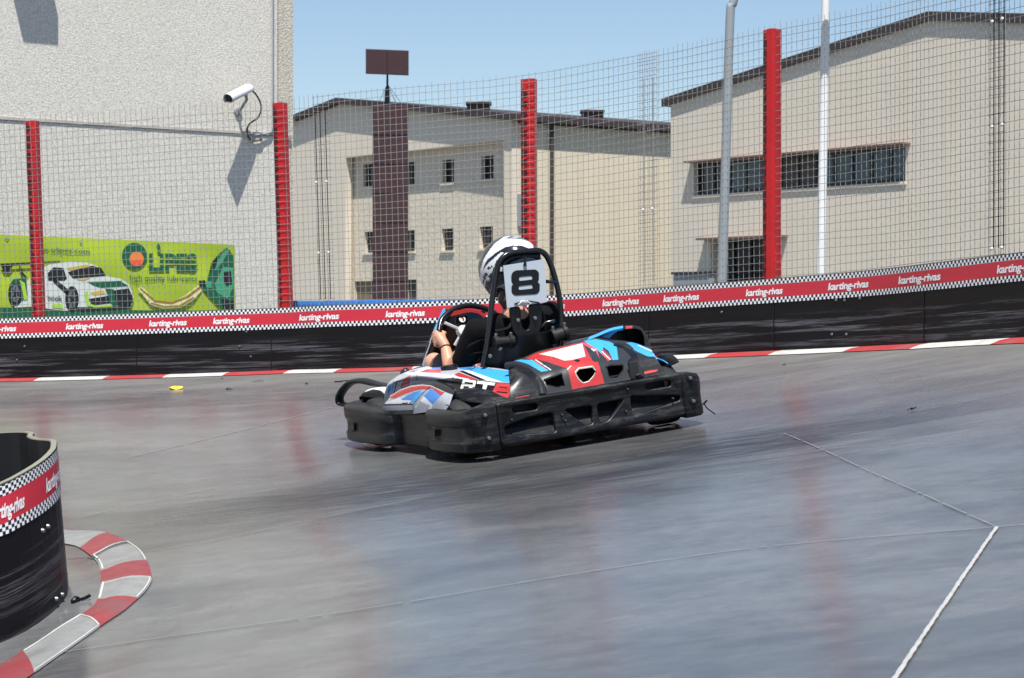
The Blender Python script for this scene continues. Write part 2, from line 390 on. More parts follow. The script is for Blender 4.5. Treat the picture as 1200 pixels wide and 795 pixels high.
def ground_strip(pxpts, w, name, mat, lift=.006, gaps=None, n=10, jitter=0):
    pts = [ghit(*q) for q in pxpts]; pts = catmull(pts, n); mb = MB()
    # resample
    S = np.concatenate([[0], np.cumsum([np.linalg.norm(pts[i+1]-pts[i]) for i in range(len(pts)-1)])]); A = np.array(pts)
    ss = np.arange(0, S[-1], .05 if not jitter else .03)
    Q = [np.array([np.interp(s, S, A[:, k]) for k in range(3)]) for s in ss]
    def edge(i):
        d = Q[min(i+1, len(Q)-1)]-Q[max(i-1, 0)]; nn = np.array([d[1], -d[0], 0]); nn /= np.linalg.norm(nn)
        w1 = w/2*(1+jitter*random.uniform(-.6, .4)); w2 = w/2*(1+jitter*random.uniform(-.6, .4)); a = Q[i]+nn*w1; b = Q[i]-nn*w2
        return [np.array([a[0], a[1], gz(a[0], a[1])+lift]), np.array([b[0], b[1], gz(b[0], b[1])+lift])]
    E = [edge(i) for i in range(len(Q))]; on = True
    for i in range(len(Q)-1):
        if gaps and random.random() < gaps: continue
        mb.quad(E[i][0], E[i][1], E[i+1][1], E[i+1][0])
    return tag(mb.build(name, mat), kind='structure')
ground_strip([(-40, 785), (80, 765), (415, 717), (700, 670), (900, 642), (1168, 619), (1260, 610)], .0075, 'track_joint_line', M_lineW, gaps=.04, jitter=.7)
ground_strip([(-30, 655), (180, 646), (382, 607), (600, 564), (830, 521), (935, 508), (1197, 459), (1260, 450)], .006, 'track_joint_line', M_lineW, gaps=.2, jitter=.8)
ground_strip([(100, 606), (180, 588), (409, 538)], .006, 'track_joint_line', M_lineW, gaps=.3, jitter=.8)
ground_strip([(150, 537), (180, 530), (391, 478)], .009, 'track_joint_line', M_lineW, gaps=.15, jitter=.7)
ground_strip([(918, 509), (1000, 545), (1080, 580), (1168, 619)], .006, 'track_joint_line', M_lineW, gaps=.12, jitter=.9)
ground_strip([(1168, 619), (1110, 705), (1040, 810)], .014, 'track_painted_line', M_lineD, gaps=0, jitter=.5)
# far kerb: painted blocks along the foot of the barrier
def kerb_blocks():
    wt = [(-140, -60), (50, 130), (200, 270), (345, 402), (485, 560), (640, 705), (780, 842), (917, 1008), (1090, 1185), (1290, 1400)]
    segs = []; cur = -220
    for a, b in wt: segs += [(cur, a, 0), (a, b, 1)]; cur = b
    segs.append((cur, 1480, 0))
    mb = MB()
    for a, b, k in segs:
        s0, s1 = BPATH.s_at_px(a) if a > -200 else 0.2, BPATH.s_at_px(b)
        if s1-s0 < .05: continue
        ss = np.linspace(s0, s1, max(3, int((s1-s0)/.12)))
        P = []
        for t in ss:
            row = []
            for o in (.0, .09, .18):
                q = BPATH.p(t)+BPATH.nrm(t)*(o+.005); row.append((q[0], q[1], gz(q[0], q[1])+(.022 if o < .15 else .006)))
            P.append(row)
        mb.grid(P, k)
    return tag(mb.build('kerb', [M_kred, M_kwht]), kind='structure')
kerb_blocks()
# near kerb: worn blocks curving round the inner barrier
outer = [(60, 618), (80, 622.5), (125, 625), (161, 643), (176.6, 670), (174.6, 688), (150, 713), (117, 736), (69, 770), (20, 803), (-30, 830)]
inner = [(52, 634), (75, 638), (93, 643), (113, 659), (118, 678), (116, 695), (111, 709), (94, 722), (63, 741), (0, 780), (-60, 812)]
O_ = np.array(catmull([ghit(*q) for q in outer], 12)); I_ = np.array(catmull([ghit(*q) for q in inner], 12)); N_ = len(O_)
bounds = [(0, 1.0, 1), (1.0, 2.0, 1), (2.0, 2.72, 0), (2.72, 3.62, 1), (3.62, 4.45, 0), (4.45, 5.6, 1), (5.6, 7.0, 0), (7.0, 8.62, 1), (8.62, 10, 0)]
mb = MB(); we = MB()
for a, b, k in bounds:
    i0, i1 = int(a*12), min(int(round(b*12)), N_-1); P = []
    for i in range(i0, i1+1):
        row = []
        for j in range(7):
            t = j/6; p = O_[i]*(1-t)+I_[i]*t; row.append((p[0], p[1], gz(p[0], p[1])+.005+.012*math.sin(math.pi*min(1, t*1.15))))
        P.append(row)
    mb.grid(P, k)
    if k and a > 1.5:
        def kp(i, t):
            p = O_[i]*(1-t)+I_[i]*t; return np.array([p[0], p[1], gz(p[0], p[1])+.007+.012*math.sin(math.pi*min(1, t*1.15))])
        we.tube([kp(i0, t) for t in np.linspace(.05, .95, 6)], .004, 4, flat=1); we.tube([kp(i, .04) for i in range(i0, i1+1)], .004, 4); we.tube([kp(i0 if a < 4 else i0, t) for t in np.linspace(.05, .95, 6)], .005, 4)
        we.tube([kp(i, .95) for i in range(i0, i1+1)], .006, 4)
kb = tag(mb.build('kerb', [M_ired, M_igry], smooth=60), kind='structure')
we.build('paint_edge', M_kwht, kb)
# ------------------------------------------------------------------ track barriers
def barrier(path, label, texts, s0, s1, boltpx, seams=(), name='track_barrier', dbl=False):
    t = thing(name, label, 'barrier', path.p((s0+s1)/2))
    strip(path, s0, s1, .08, [(0, -.02), (0, .1), (0, .2), (0, .3), (0, .408)], 'board', M_bar, t)
    strip(path, s0, s1, .08, [(0, .408), (0, BH), (-.022, BH), (-.022, -.02)], 'board_back', M_black if not dbl else M_black, t)
    strip(path, s0, s1, .08, [(.001, BH), (.002, BH+.006), (-.020, BH+.006), (-.023, BH)], 'top_edge', M_rim, t)
    b = strip(path, s0, s1, .03, [(.004, BH-.192), (.004, BH-.001)], 'banner_strip', M_ban2 if dbl else M_ban, t)
    for st, w, h0, hg in texts: put_text('karting-rivas', path, st, w, h0, hg, 'lettering', M_letter, b)
    for s, h in boltpx:
        p = path.p(s)+path.up(h); n = path.nrm(s); bm_ = MB(); bm_.lathe([(0, .012), (.008, .010), (.011, 0)], p, n, (0, 0, 1), 10); bm_.build('bolt_head', M_bolt, t, smooth=40)
    for s in seams:
        p = path.p(s); n = path.nrm(s); m2 = MB(); tt = np.array([-n[1], n[0], 0]); m2.box(p+n*.003+np.array([0, 0, .2]), (tt*.004, n*.002, np.array([0, 0, .2]))); m2.build('board_seam', M_black, t)
    return t
tx = []
for a, b in ((-26, 21), (77.5, 123), (175, 221), (250, 294.5), (351, 399.5), (452, 500), (617, 664), (706.5, 751), (778, 821.5), (874.5, 919.5), (971, 1020), (1053.6, 1104.6), (1169, 1222), (-130, -82)):
    s0, s1 = BPATH.s_at_px(a), BPATH.s_at_px(b); tx.append((s0, s1-s0-.02, BH-.192+.069, .078))
bolts = []
for px, py in ((20, 422), (29, 406), (289, 389), (281, 406), (294, 418), (980, 352), (990, 352), (846, 366), (975, 392), (992, 392), (1008, 350)):
    s = BPATH.s_at_px(px); p = BPATH.p(s); bolts.append((s, -p[2]+(HY-py)/FPX*p[1]))
barrier(BPATH, 'long black scuffed track wall with red checkered top strip below the wire fence', tx, .2, BPATH.S[-1]-.1, bolts, [BPATH.s_at_px(q) for q in (-60, 160, 318, 560, 760, 907, 1083)])
# inner barrier: nose of a hairpin wall, lower left
ib = [(-3.6, 6.6), (-2.9, 7.15), (-2.35, 7.66), tuple(at(0, 755, 8.0)[:2]), tuple(at(36, 735, 8.12)[:2]), tuple(at(64, 716, 8.30)[:2]), tuple(at(78, 701, 8.46)[:2]), (-1.868, 8.62), (-1.915, 8.80), (-2.02, 8.98), (-2.11, 9.22), (-2.16, 9.45), (-2.28, 9.66), (-2.6, 9.85), (-3.3, 10.1), (-4.4, 10.5)]
IP = Path(catmull([np.array([x, y, gz(x, y)]) for x, y in ib], 8), -.085)
def s_near(path, x, y): return float(path.S[np.argmin(np.hypot(path.P[:, 0]-x, path.P[:, 1]-y))])
def ipx(px):
    A = IP.P; x = CX+FPX*A[:, 0]/A[:, 1]; k = int(np.argmax(x)); return float(np.interp(px, x[:k+1], IP.S[:k+1]))
sa, sb = ipx(1), ipx(39)
ibolts = []
for px, py in ((58, 622), (64, 617), (66.5, 702), (73, 697)):
    s = ipx(px); p = IP.p(s); ibolts.append((s, -p[2]+(HY-py)/FPX*p[1]))
barrier(IP, 'curved end of a black scuffed inner wall with red checkered strip, by the worn kerb', [(sa, sb-sa, BH-.192+.069, .078), (ipx(64.5), .24, BH-.192+.069, .078)], .05, IP.S[-1]-.05, ibolts, dbl=True)
# ------------------------------------------------------------------ wire fence with red posts
FH = 1.93
def lean(px): return float(np.interp(px, [-200, 40, 330, 620, 900, 1300], [.046, .044, .036, .006, .002, -.004]))
YTOP = [(-250, 168), (46, 143), (207, 129), (330, 121.5), (590, 96), (670, 84), (775, 63), (903, 36), (1027, 11), (1200, -28), (1420, -85)]
def FHs(s):
    p = BPATH.p(s); px = CX+FPX*p[0]/p[1]; yt = np.interp(px, [a for a, b in YTOP], [b for a, b in YTOP]); return float((HY-yt)/FPX*(p[1]+.07)-p[2]-BH+.06)
def fpt(s, h, off=-.07):
    p = BPATH.p(s)+BPATH.nrm(s)*off; px = CX+FPX*p[0]/p[1]; q = p+np.array([-lean(px)*h, 0, BH-.06+h]); return q
fence = thing('wire_fence', 'tall square mesh wire fence on red posts standing behind the long track wall', 'fence', BPATH.p(BPATH.s_at_px(600)))
pan_px = [-210, 378, 753, 1158, 1420]
for k in range(4):
    s0 = BPATH.s_at_px(pan_px[k])-(.10 if k else -.3); s1 = min(BPATH.s_at_px(pan_px[k+1])+.10, BPATH.S[-1]-.2)
    if k == 0: s0 = .3
    off = -.07-.012*(k % 2); mb = MB(); H = FH+.06
    ph = random.uniform(0, .06); dz = random.uniform(-.035, .035)
    n = int((s1-s0)/.056)
    for i in range(n+1):
        s = s0+ph*.3+i*(s1-s0)/n*.998; wob = random.uniform(-.003, .003)
        mb.tube([fpt(min(s+wob*math.sin(j*2.1), s1), h, off+random.uniform(-.004, .004)) for j, h in enumerate(np.linspace(-.02, FHs(s)+.05+random.uniform(-.012, .012), 5))], .0026, 4, caps=False)
    m = int((FHs((s0+s1)/2)+.0)/.0645); HM = FHs((s0+s1)/2)
    for j in range(m+1):
        h = .02+dz+j*.0645; h += random.uniform(-.004, .004)
        mb.tube([fpt(s, h*(1+(FHs(s)/HM-1)*min(1, h))+.006*math.sin(s*3+j), off+.006) for s in np.linspace(s0, s1, max(3, int((s1-s0)/.45)))], .0026, 4, caps=False)
    mb.build('mesh_panel', M_wire, fence)
# stays: dark wires and bright clips where two panels overlap
for px, hs in ((378, ((.55, 1), (1.2, 1))), (1162, ((.12, 1), (.98, 1), (1.72, 1))), (755, ((.75, 1),))):
    s = BPATH.s_at_px(px); dk = MB(); cls = []
    for ds in (-.055, .0, .055):
        if px == 755 and ds == 0: continue
        dk.tube([fpt(s+ds, h, -.06) for h in (.12, .8, 1.3, 1.88)], .0042 if px != 755 else .0032, 5)
    for h, _ in hs:
        for ds in (-.055, .055):
            cl = MB(); cls.append(cl); cl.lathe([(0, .012), (.009, .008), (.012, -.012)], fpt(s+ds, h, -.045), (0, -1, .3), (0, 0, 1), 8)
    o = dk.build('tension_wire', M_black if px != 755 else M_wire, fence); [c_.build('clip', M_white, o) for c_ in cls]
for pxb, pxt, w, pyt in ((47, 37, .122, 142), (336, 327, .128, 121), (620, 619, .138, 93), (902.5, 903.5, .142, 35)):
    s = BPATH.s_at_px(pxb); B = BPATH.p(s)+BPATH.nrm(s)*(-.16); B[0] = (pxb-CX)/FPX*B[1]; T = fpt(s, FH, -.16); L = (pxb-pxt)/FPX*B[1]; T = np.array([B[0]-L, B[1], (HY-pyt)/FPX*B[1]])
    up = (T-B); up /= np.linalg.norm(up); n = BPATH.nrm(s); tg = np.array([-n[1], n[0], 0]); Ht = np.linalg.norm(T-B)
    # upright profile: bright front flange on the right, angled web with punched slots on the left
    prof = [(-.5, -.35), (-.48, .12), (.0, .24), (.04, .42), (.46, .42), (.5, .36), (.5, -.35), (.42, -.35), (.42, .3), (.08, .3), (.03, .14), (-.4, .02), (-.42, -.35)]
    mb = MB(); P = [[B+up*h+tg*a*w+n*b*w for a, b in prof+prof[:1]] for h in (0, Ht)]
    mb.grid(P); mb.poly(P[1][:-1])
    po = mb.build('post', M_fence_red, fence, smooth=20)
    sl = MB(); h = .06
    e0 = tg*(-.48)*w+n*.12*w; e1 = tg*(.0)*w+n*.24*w; ed = (e1-e0)/np.linalg.norm(e1-e0); en = np.cross(up, ed); en = en if np.dot(en, n) > 0 else -en
    c = (e0+e1)/2
    while h < Ht-.06:
        sl.box(B+up*h+c+en*.001, (ed*.40*w*.5, up*.026, en*.0025)); sl.box(B+up*(h+.045)+c-ed*.1*w+en*.001, (ed*.05*w, up*.007, en*.0025)); h += .088
    sl.build('slot', M_fence_dark, po)
# ------------------------------------------------------------------ buildings (two wall directions shared by the whole estate)
D1 = np.array([-.6, .8, 0]); D2 = np.array([.8, .6, 0]); N1 = np.array([-.8, -.6, 0]); N2 = np.array([.6, -.8, 0]); UP = np.array([0, 0, 1.])
class Wall:
    def __init__(s, P0, d, n): s.P0 = np.array(P0, float); s.d = d; s.n = n
    def tz(s, px, py):
        q = hit(px, py, s.P0, s.n)-s.P0; return float(np.dot(q, s.d)), float(q[2]+s.P0[2])
    def w(s, t, z, o=0.0): return np.array([s.P0[0], s.P0[1], 0])+s.d*t+s.n*o+UP*z
    def box(s, mb, t0, t1, z0, z1, o0, o1, m=0): mb.box(s.w((t0+t1)/2, (z0+z1)/2, (o0+o1)/2), (s.d*(t1-t0)/2, UP*(z1-z0)/2, s.n*(o1-o0)/2), m)
    def plate(s, mb, outer, holes, depth, o, m=0, bevel=0): add_mapped(mb, plate_mesh(outer, holes, depth, bevel), lambda a, b, c: s.w(a, b, o+c), m)
def rect(t0, t1, z0, z1): return [(t0, z0), (t1, z0), (t1, z1), (t0, z1)]
ZB = -1.75
# --- left building, its rendered wall close behind the fence
WL = Wall(at(343, 365, 26.0), -D2, N2)
lb = thing('rendered_building', 'tall pale building with rough aggregate render, security camera on its wall', 'building', WL.w(2, ZB))
tc, _ = WL.tz(325, 100)
tseam, zs = WL.tz(160, 148.5)
mb = MB(); WL.box(mb, tc, 16, ZB, zs-.02, -.3, 0); WL.box(mb, tc, 16, zs+.02, 12.5, -.3, 0); WL.box(mb, tc, 16, zs-.02, zs+.02, -.3, -.03); mb.build('front_wall', M_wallL, lb)
mb = MB(); WL.box(mb, 0, tc-.012, ZB, 12.5, -.3, .012); mb.build('corner_pier', M_wallC, lb)
mb = MB(); mb.box(WL.w(.15, 5.4, -6.3), (WL.d*.15, UP*7.1, WL.n*5.99)); mb.box(WL.w(15.85, 5.4, -6.3), (WL.d*.15, UP*7.1, WL.n*5.99)); WL.box(mb, 0, 16, ZB, 12.5, -12.6, -12.3); WL.box(mb, .0, 16, 12.5, 12.7, -12.6, .03); mb.build('side_wall', M_wallL, lb)
mb = MB(); WL.box(mb, tc, 16, zs-.012, zs+.022, .001, .016); mb.build('joint_strip', worn('joint_mortar', (.48, .45, .40, 1), .8), lb)
tp, _ = WL.tz(318, 80); mb = MB(); mb.tube([WL.w(tp, 12.4, .035), WL.w(tp, zs+.1, .035), WL.w(tp+.03, zs+.02, .035), WL.w(tp+.2, zs-.02, .05), WL.w(tp+.38, zs-.05, .05)], .014, 8); mb.build('conduit', M_galv, lb, smooth=50)
mb = MB(); a = WL.tz(337, 162); WL.box(mb, a[0]-.03, a[0]+.03, a[1]-.03, a[1]+.03, .013, .05); mb.build('bracket', M_galv, lb)
# security camera on an arm
a = WL.tz(278.5, 131); b0 = WL.w(a[0], a[1], 0)
cc = thing('security_camera', 'white bullet security camera on a bracket on the rendered wall', 'security camera', b0)
front = at(269.5, 115.5, 25.02); rear = at(293.5, 103.5, 25.38); axis = (rear-front)/np.linalg.norm(rear-front); side = np.cross(axis, UP); side /= np.linalg.norm(side); upc = np.cross(side, axis)
L = np.linalg.norm(rear-front); mb = MB()
sec = [(.068*math.cos(q)*1.0, .066*math.sin(q)) for q in np.linspace(0, 2*math.pi, 17)[:-1]]
sec = [(x, y if y > -.035 else -.035) for x, y in sec]
mb.grid([[front+axis*L*h+side*x*k+upc*y*k for h, k in ((-.10, 1.02), (-.1, 1.05), (.85, 1.05), (.97, .9), (1.0, .6), (1.0, 0))] for x, y in sec], closed_u=True)
mb.build('housing', M_white, cc, smooth=50)
mb = MB(); mb.lathe([(0, -.01), (.05, -.01), (.056, .0), (.056, .04)], front-axis*.004, -axis*-1, upc, 20); mb.build('lens', M_black, cc, smooth=40)
mid = front+axis*L*.72-upc*.04
mb = MB(); mb.tube([mid, mid-upc*.07-WL.n*0, b0*.55+mid*.45-UP*.06, b0+WL.n*.02], [.022, .02, .018, .02], 8); mb.lathe([(0, .03), (.05, .03), (.055, 0)], b0, WL.n, UP, 14); mb.build('bracket', M_galv, cc, smooth=50)
j = [rear-axis*.02]+[hit(a_, b_, WL.P0+WL.n*o_, WL.n) for a_, b_, o_ in ((300, 111, .17), (306, 124, .17), (303, 137, .15), (292, 146, .11), (289.5, 156, .08), (295, 165, .05), (307, 164, .03))]
mb = MB(); mb.tube(catmull(j, 6), .012, 6); mb.build('cable', worn('camera_cable', (.06, .055, .04, 1), .6), cc, smooth=60)
# floodlight above the frame whose shadow falls at the top left
ta, za = WL.tz(18, -88); fl = thing('wall_floodlight', 'floodlight box fixed high on the rendered wall above the frame', 'floodlight', WL.w(ta, za))
mb = MB(); WL.box(mb, ta-.22, ta+.22, za-.1, za+.25, .12, .46); mb.build('housing', M_galv, fl, bevel=.015); mb = MB(); WL.box(mb, ta-.04, ta+.04, za, za+.1, 0, .12); mb.build('arm', M_galv, fl)
# --- advertising banner tied on that wall
bn = thing('advertising_banner', 'lime green oil banner with a race car picture on the rendered wall', 'banner', WL.w(*WL.tz(140, 330)))
def BN(px, py, o=.03): return hit(px, py, WL.P0+WL.n*o, WL.n)
M_lime = worn('banner_lime', srgb(166, 190, 38), .5, .12, 3, srgb(146, 168, 38), .3)
mb = MB(); nx, ny = 50, 16; P = []
for i in range(nx+1):
    u = i/nx; row = []
    for k in range(ny+1):
        v = k/ny; px = -70+(275+70)*u; py = (275.0+12.0*(px/275.0))*(1-v)+(384)*v
        row.append(BN(px, py, .02+.006*math.sin(u*23+v*5)*(.3+abs(v-.5))+.008*math.sin(u*7-v*9)))
    P.append(row)
mb.grid(P); mb.build('sheet', M_lime, bn, smooth=180)
def BM(name, col, rough=.5): return Mat(name, srgb(*col), rough).m
G_dk = BM('print_dark_green', (12, 90, 60)); G_md = BM('print_green', (60, 140, 70)); P_wh = BM('print_white', (205, 212, 205)); P_bk = BM('print_black', (24, 30, 34)); P_gr = BM('print_grey', (95, 105, 105)); P_or = BM('print_orange', (238, 130, 50)); P_yl = BM('print_yellow', (225, 190, 40)); P_lm = BM('print_lime', (165, 205, 60)); P_tl = BM('print_teal', (60, 150, 110)); P_am = BM('print_amber', (200, 170, 60)); P_pink = BM('print_pale_oil', (215, 215, 150))
Z5 = lambda x, y: (x/3.973, 260+y/3.973)     # measured on an enlarged view
class Flat:
    def __init__(s): s.mb = MB()
    def poly(s, pts, o): add_mapped(s.mb, plate_mesh(pts_flip(pts), (), .0008), lambda a, b, c: BN(a, -b, .036+o*.0012)+WL.n*c)
    def circ(s, cx_, cy_, rx, ry, o, n=24): s.poly([(cx_+rx*math.cos(2*math.pi*k/n), cy_+ry*math.sin(2*math.pi*k/n)) for k in range(n)], o)
def pts_flip(pts): return [(x, -y) for x, y in pts]
def flat(name, mat, shapes, parent=bn):
    for sh in shapes:
        f = Flat()
        if sh[0] == 'p': f.poly([Z5(*q) for q in sh[1]], sh[2])
        else:
            cx_, cy_ = Z5(sh[1], sh[2]); f.circ(cx_, cy_, sh[3]/3.973, sh[4]/3.973, sh[5])
        o = f.mb.build(name, mat, parent)
    return o
car = flat('car_print', P_wh, [('p', [(120, 290), (160, 235), (230, 200), (320, 188), (400, 190), (450, 205), (500, 255), (560, 265), (600, 290), (622, 350), (610, 395), (500, 405), (420, 405), (380, 410), (300, 415), (150, 395), (70, 400), (45, 360), (50, 300), (80, 265)], 1)])
flat('car_glass', P_bk, [('p', [(222, 240), (250, 212), (295, 215), (312, 265), (300, 275), (225, 275)], 3), ('p', [(315, 235), (430, 205), (470, 215), (495, 252), (340, 265)], 3), ('p', [(525, 320), (600, 310), (622, 360), (605, 395), (535, 390)], 3), ('p', [(410, 360), (505, 345), (515, 380), (430, 390)], 3), ('c', 72, 335, 34, 58, 3), ('c', 335, 360, 32, 60, 3), ('p', [(0, 195), (280, 183), (280, 190), (60, 206), (44, 232), (16, 232)], 3), ('p', [(95, 205), (110, 240), (130, 262), (122, 268), (100, 245), (88, 210)], 3), ('p', [(300, 398), (500, 398), (612, 388), (600, 405), (380, 418)], 3), ('p', [(240, 255), (300, 300), (330, 330), (310, 340), (250, 285)], 3)], car)
flat('car_green', G_dk, [('p', [(405, 280), (560, 275), (600, 300), (470, 308), (440, 300)], 3), ('p', [(40, 300), (62, 268), (120, 262), (130, 340), (100, 375), (108, 330), (85, 285)], 4), ('p', [(490, 310), (530, 315), (540, 390), (520, 395)], 4), ('p', [(0, 400), (45, 400), (300, 418), (520, 410), (640, 412), (900, 414), (1020, 410), (1020, 430), (0, 450)], 0)], car)
flat('car_lime', P_lm, [('p', [(90, 270), (115, 285), (128, 360), (112, 365), (100, 300)], 6), ('p', [(392, 330), (410, 320), (415, 380), (450, 392), (520, 385), (525, 395), (440, 400), (405, 390)], 5), ('p', [(240, 385), (290, 382), (295, 405), (245, 400)], 5)], car)
flat('car_yellow', P_am, [('p', [(310, 215), (400, 200), (430, 206), (330, 228)], 4), ('p', [(140, 265), (158, 262), (158, 290), (140, 292)], 4), ('p', [(420, 330), (480, 318), (490, 335), (440, 342)], 4), ('p', [(350, 268), (420, 262), (390, 275)], 4)], car)
flat('car_rims', P_gr, [('c', 72, 335, 20, 40, 5), ('c', 335, 362, 18, 42, 5)], car)
flat('car_hubs', P_bk, [('c', 72, 335, 7, 14, 7), ('c', 335, 362, 6, 14, 7)]+[('p', [(72+q*math.cos(t)+c*math.sin(t), 335+1.9*(q*math.sin(t)-c*math.cos(t))) for q, c in ((6, -2), (18, -2), (18, 2), (6, 2))], 7) for t in np.linspace(.2, 6.0, 6)]+[('p', [(335+q*math.cos(t)+c*math.sin(t), 362+2.1*(q*math.sin(t)-c*math.cos(t))) for q, c in ((6, -2), (17, -2), (17, 2), (6, 2))], 7) for t in np.linspace(.2, 6.0, 6)], car)
flat('logo_disc', G_dk, [('c', 626, 160, 58, 62, 1)]); flat('logo_ball', P_or, [('c', 636, 174, 33, 34, 3)])
flat('logo_highlight', BM('print_coral', (230, 90, 60)), [('p', [(606, 180), (666, 178), (655, 200), (636, 208), (616, 200)], 4)])
bt = flat('bottle_print', G_dk, [('p', [(960, 290), (985, 190), (1020, 150), (1055, 122), (1088, 160), (1090, 408), (1030, 405), (960, 335), (930, 300)], 1)])
flat('bottle_light', P_tl, [('p', [(1015, 180), (1050, 130), (1065, 135), (1035, 190), (1000, 230)], 3), ('p', [(1000, 290), (1040, 210), (1085, 215), (1088, 300), (1060, 360), (1010, 330)], 3), ('p', [(955, 280), (985, 275), (985, 310), (960, 305)], 3)], bt)
flat('bottle_dark', P_bk, [('p', [(1040, 235), (1075, 230), (1082, 290), (1055, 300), (1040, 275)], 5), ('p', [(925, 275), (955, 272), (958, 300), (930, 300)], 5), ('p', [(985, 195), (1010, 160), (1015, 175), (990, 225), (978, 235)], 4), ('p', [(1030, 360), (1088, 370), (1088, 408), (1040, 405)], 4)], bt)
flat('oil_stream', P_pink, [('p', [(925, 295), (940, 320), (900, 365), (840, 400), (760, 405), (700, 385), (640, 310), (665, 305), (720, 365), (790, 380), (860, 345)], 1)])
flat('oil_streak', BM('print_oil_brown', (150, 110, 30)), [('p', [(930, 300), (936, 308), (880, 352), (800, 384), (720, 375), (650, 312), (655, 308), (725, 366), (800, 374), (870, 345)], 3), ('p', [(900, 350), (905, 356), (840, 396), (760, 400), (700, 380), (705, 376), (765, 392), (835, 388)], 3)])
def ban_text(body, x0, y0, x1, y1, cap, mat, bold=0.0, name='lettering', o=2):
    V, Fc, w = text_mesh(body, bold); mb = MB(); (ax, ay), (bx, by) = Z5(x0, y0), Z5(x1, y1); c = cap/3.973/.72
    add_mapped(mb, (V, Fc), lambda x, y, z: BN(ax+(bx-ax)*x/w, ay+(by-ay)*x/w-y*c, .036+o*.0012)); return mb.build(name, mat, bn)
ban_text('LIPES', 694, 228, 918, 230, 80, G_dk, .045); ban_text('high quality lubricants', 605, 272, 918, 278, 26, G_dk, .004); ban_text('www.olipes.com', 135, 134, 418, 148, 20, G_dk, .012); ban_text('book', 222, 366, 290, 370, 26, P_bk, .01, o=6)
flat('logo_stripes', M_lime, [('p', [(690, 172+q), (922, 176+q), (922, 180+q), (690, 176+q)], 4) for q in (0, 22)])
flat('logo_drop', G_dk, [('p', [(737, 98), (748, 118), (742, 134), (732, 134), (728, 118)], 2)])
for px in (8, 95, 187, 268):
    p = BN(px, 278.5+12*px/275, .034); eyelets = MB(); eyelets.lathe([(.012, .0), (.018, .004), (.022, 0)], p, WL.n, UP, 10); eyelets.build('eyelet', M_galv, bn)
# --- middle building: gable front with recessed split-stone panel
WM1 = Wall(at(600, 365, 80.0), D1, N1); WM2 = Wall(WM1.P0, D2, N2)
mbd = thing('warehouse', 'cream two-storey warehouse with recessed stone front and small windows behind the maroon tower', 'building', WM1.w(0, ZB))
pk, cr = WM1.tz(400, 122), WM1.tz(600, 141); sl = (pk[1]-cr[1])/(pk[0]-cr[0]); TL = 2*pk[0]
ra, rb_ = WM1.tz(405, 184), WM1.tz(590.5, 165.5); rz = (ra[1]+rb_[1])/2
mb = MB(); WM1.plate(mb, [(0, ZB), (TL, ZB), (TL, cr[1]), (pk[0], pk[1]), (0, cr[1])], [rect(rb_[0], ra[0], ZB+.3, rz)], .3, -.15); mb.build('front_wall', M_conc, mbd)
WMr = Wall(WM1.P0-N1*.45, D1, N1); mb = MB(); wins = []
for x0, y0, x1, y1 in ((425, 193, 441, 218), (471.5, 191, 486.5, 216), (518.5, 188, 532, 214), (564, 183.5, 578.5, 209.5), (427, 272, 441, 296), (471.5, 270.5, 486, 294.5), (517.5, 268.5, 531.5, 293.5), (562, 266, 577.5, 291)):
    t0, z1 = WMr.tz(x0, y0); t1, z0 = WMr.tz(x1, y1); wins.append((min(t0, t1), max(t0, t1), z0, z1))
d0, d1 = WMr.tz(415, 330), WMr.tz(437, 360); g0, g1 = WMr.tz(476, 328), WMr.tz(488, 360); doors = [(d1[0], d0[0], ZB+.35, d0[1], M_door), (g1[0], g0[0], ZB+.35, g0[1], M_frame)]
WM1.plate(mb, rect(rb_[0]-.25, ra[0]+.25, ZB, rz+.3), [rect(*w) for w in wins]+[rect(*d[:4]) for d in doors], .3, -.60); mb.build('stone_panel', M_stone, mbd)
mb = MB(); WM1.box(mb, rb_[0]-.01, ra[0]+.01, rz, rz+.02, -.46, -.3); mb.build('recess_soffit', M_conc, mbd)
for t0, t1, z0, z1 in wins:
    fr = MB(); WM1.plate(fr, rect(t0+.005, t1-.005, z0+.005, z1-.005), [rect(t0+.07, (t0+t1)/2-.03, z0+.07, z1-.07), rect((t0+t1)/2+.03, t1-.07, z0+.07, z1-.07)], .06, -.66); w_ = fr.build('window', M_frame, mbd)
    g = MB(); WM1.box(g, t0+.06, t1-.06, z0+.06, z1-.06, -.685, -.665); g.build('pane', M_glass, w_)
    sl_ = MB(); WM1.box(sl_, t0-.08, t1+.08, z0-.09, z0-.002, -.449, -.37); sl_.build('sill', M_conc, w_)
for t0, t1, z0, z1, m_ in doors:
    d = MB(); WM1.box(d, t0+.003, t1-.003, z0, z1-.003, -.65, -.59); do = d.build('door', m_, mbd); k = MB(); WM1.box(k, t0+.15, t0+.25, z0+1.0, z0+1.06, -.59, -.55); k.build('handle', M_galv, do)
mb = MB(); mb.box(WM2.w(16, (cr[1]+ZB)/2-.05, -.151), (D2*15.8, UP*((cr[1]-ZB)/2-.05), N2*.15)); mb.build('side_wall', M_cream, mbd)
mb = MB(); WM1.box(mb, .004, .16, ZB+.2, cr[1]-.3, .002, .006); WM1.box(mb, rb_[0]-.16, rb_[0]-.02, ZB+.2, rz-.02, .002, .006); mb.build('pale_trim', M_cream, mbd)
rf = MB()
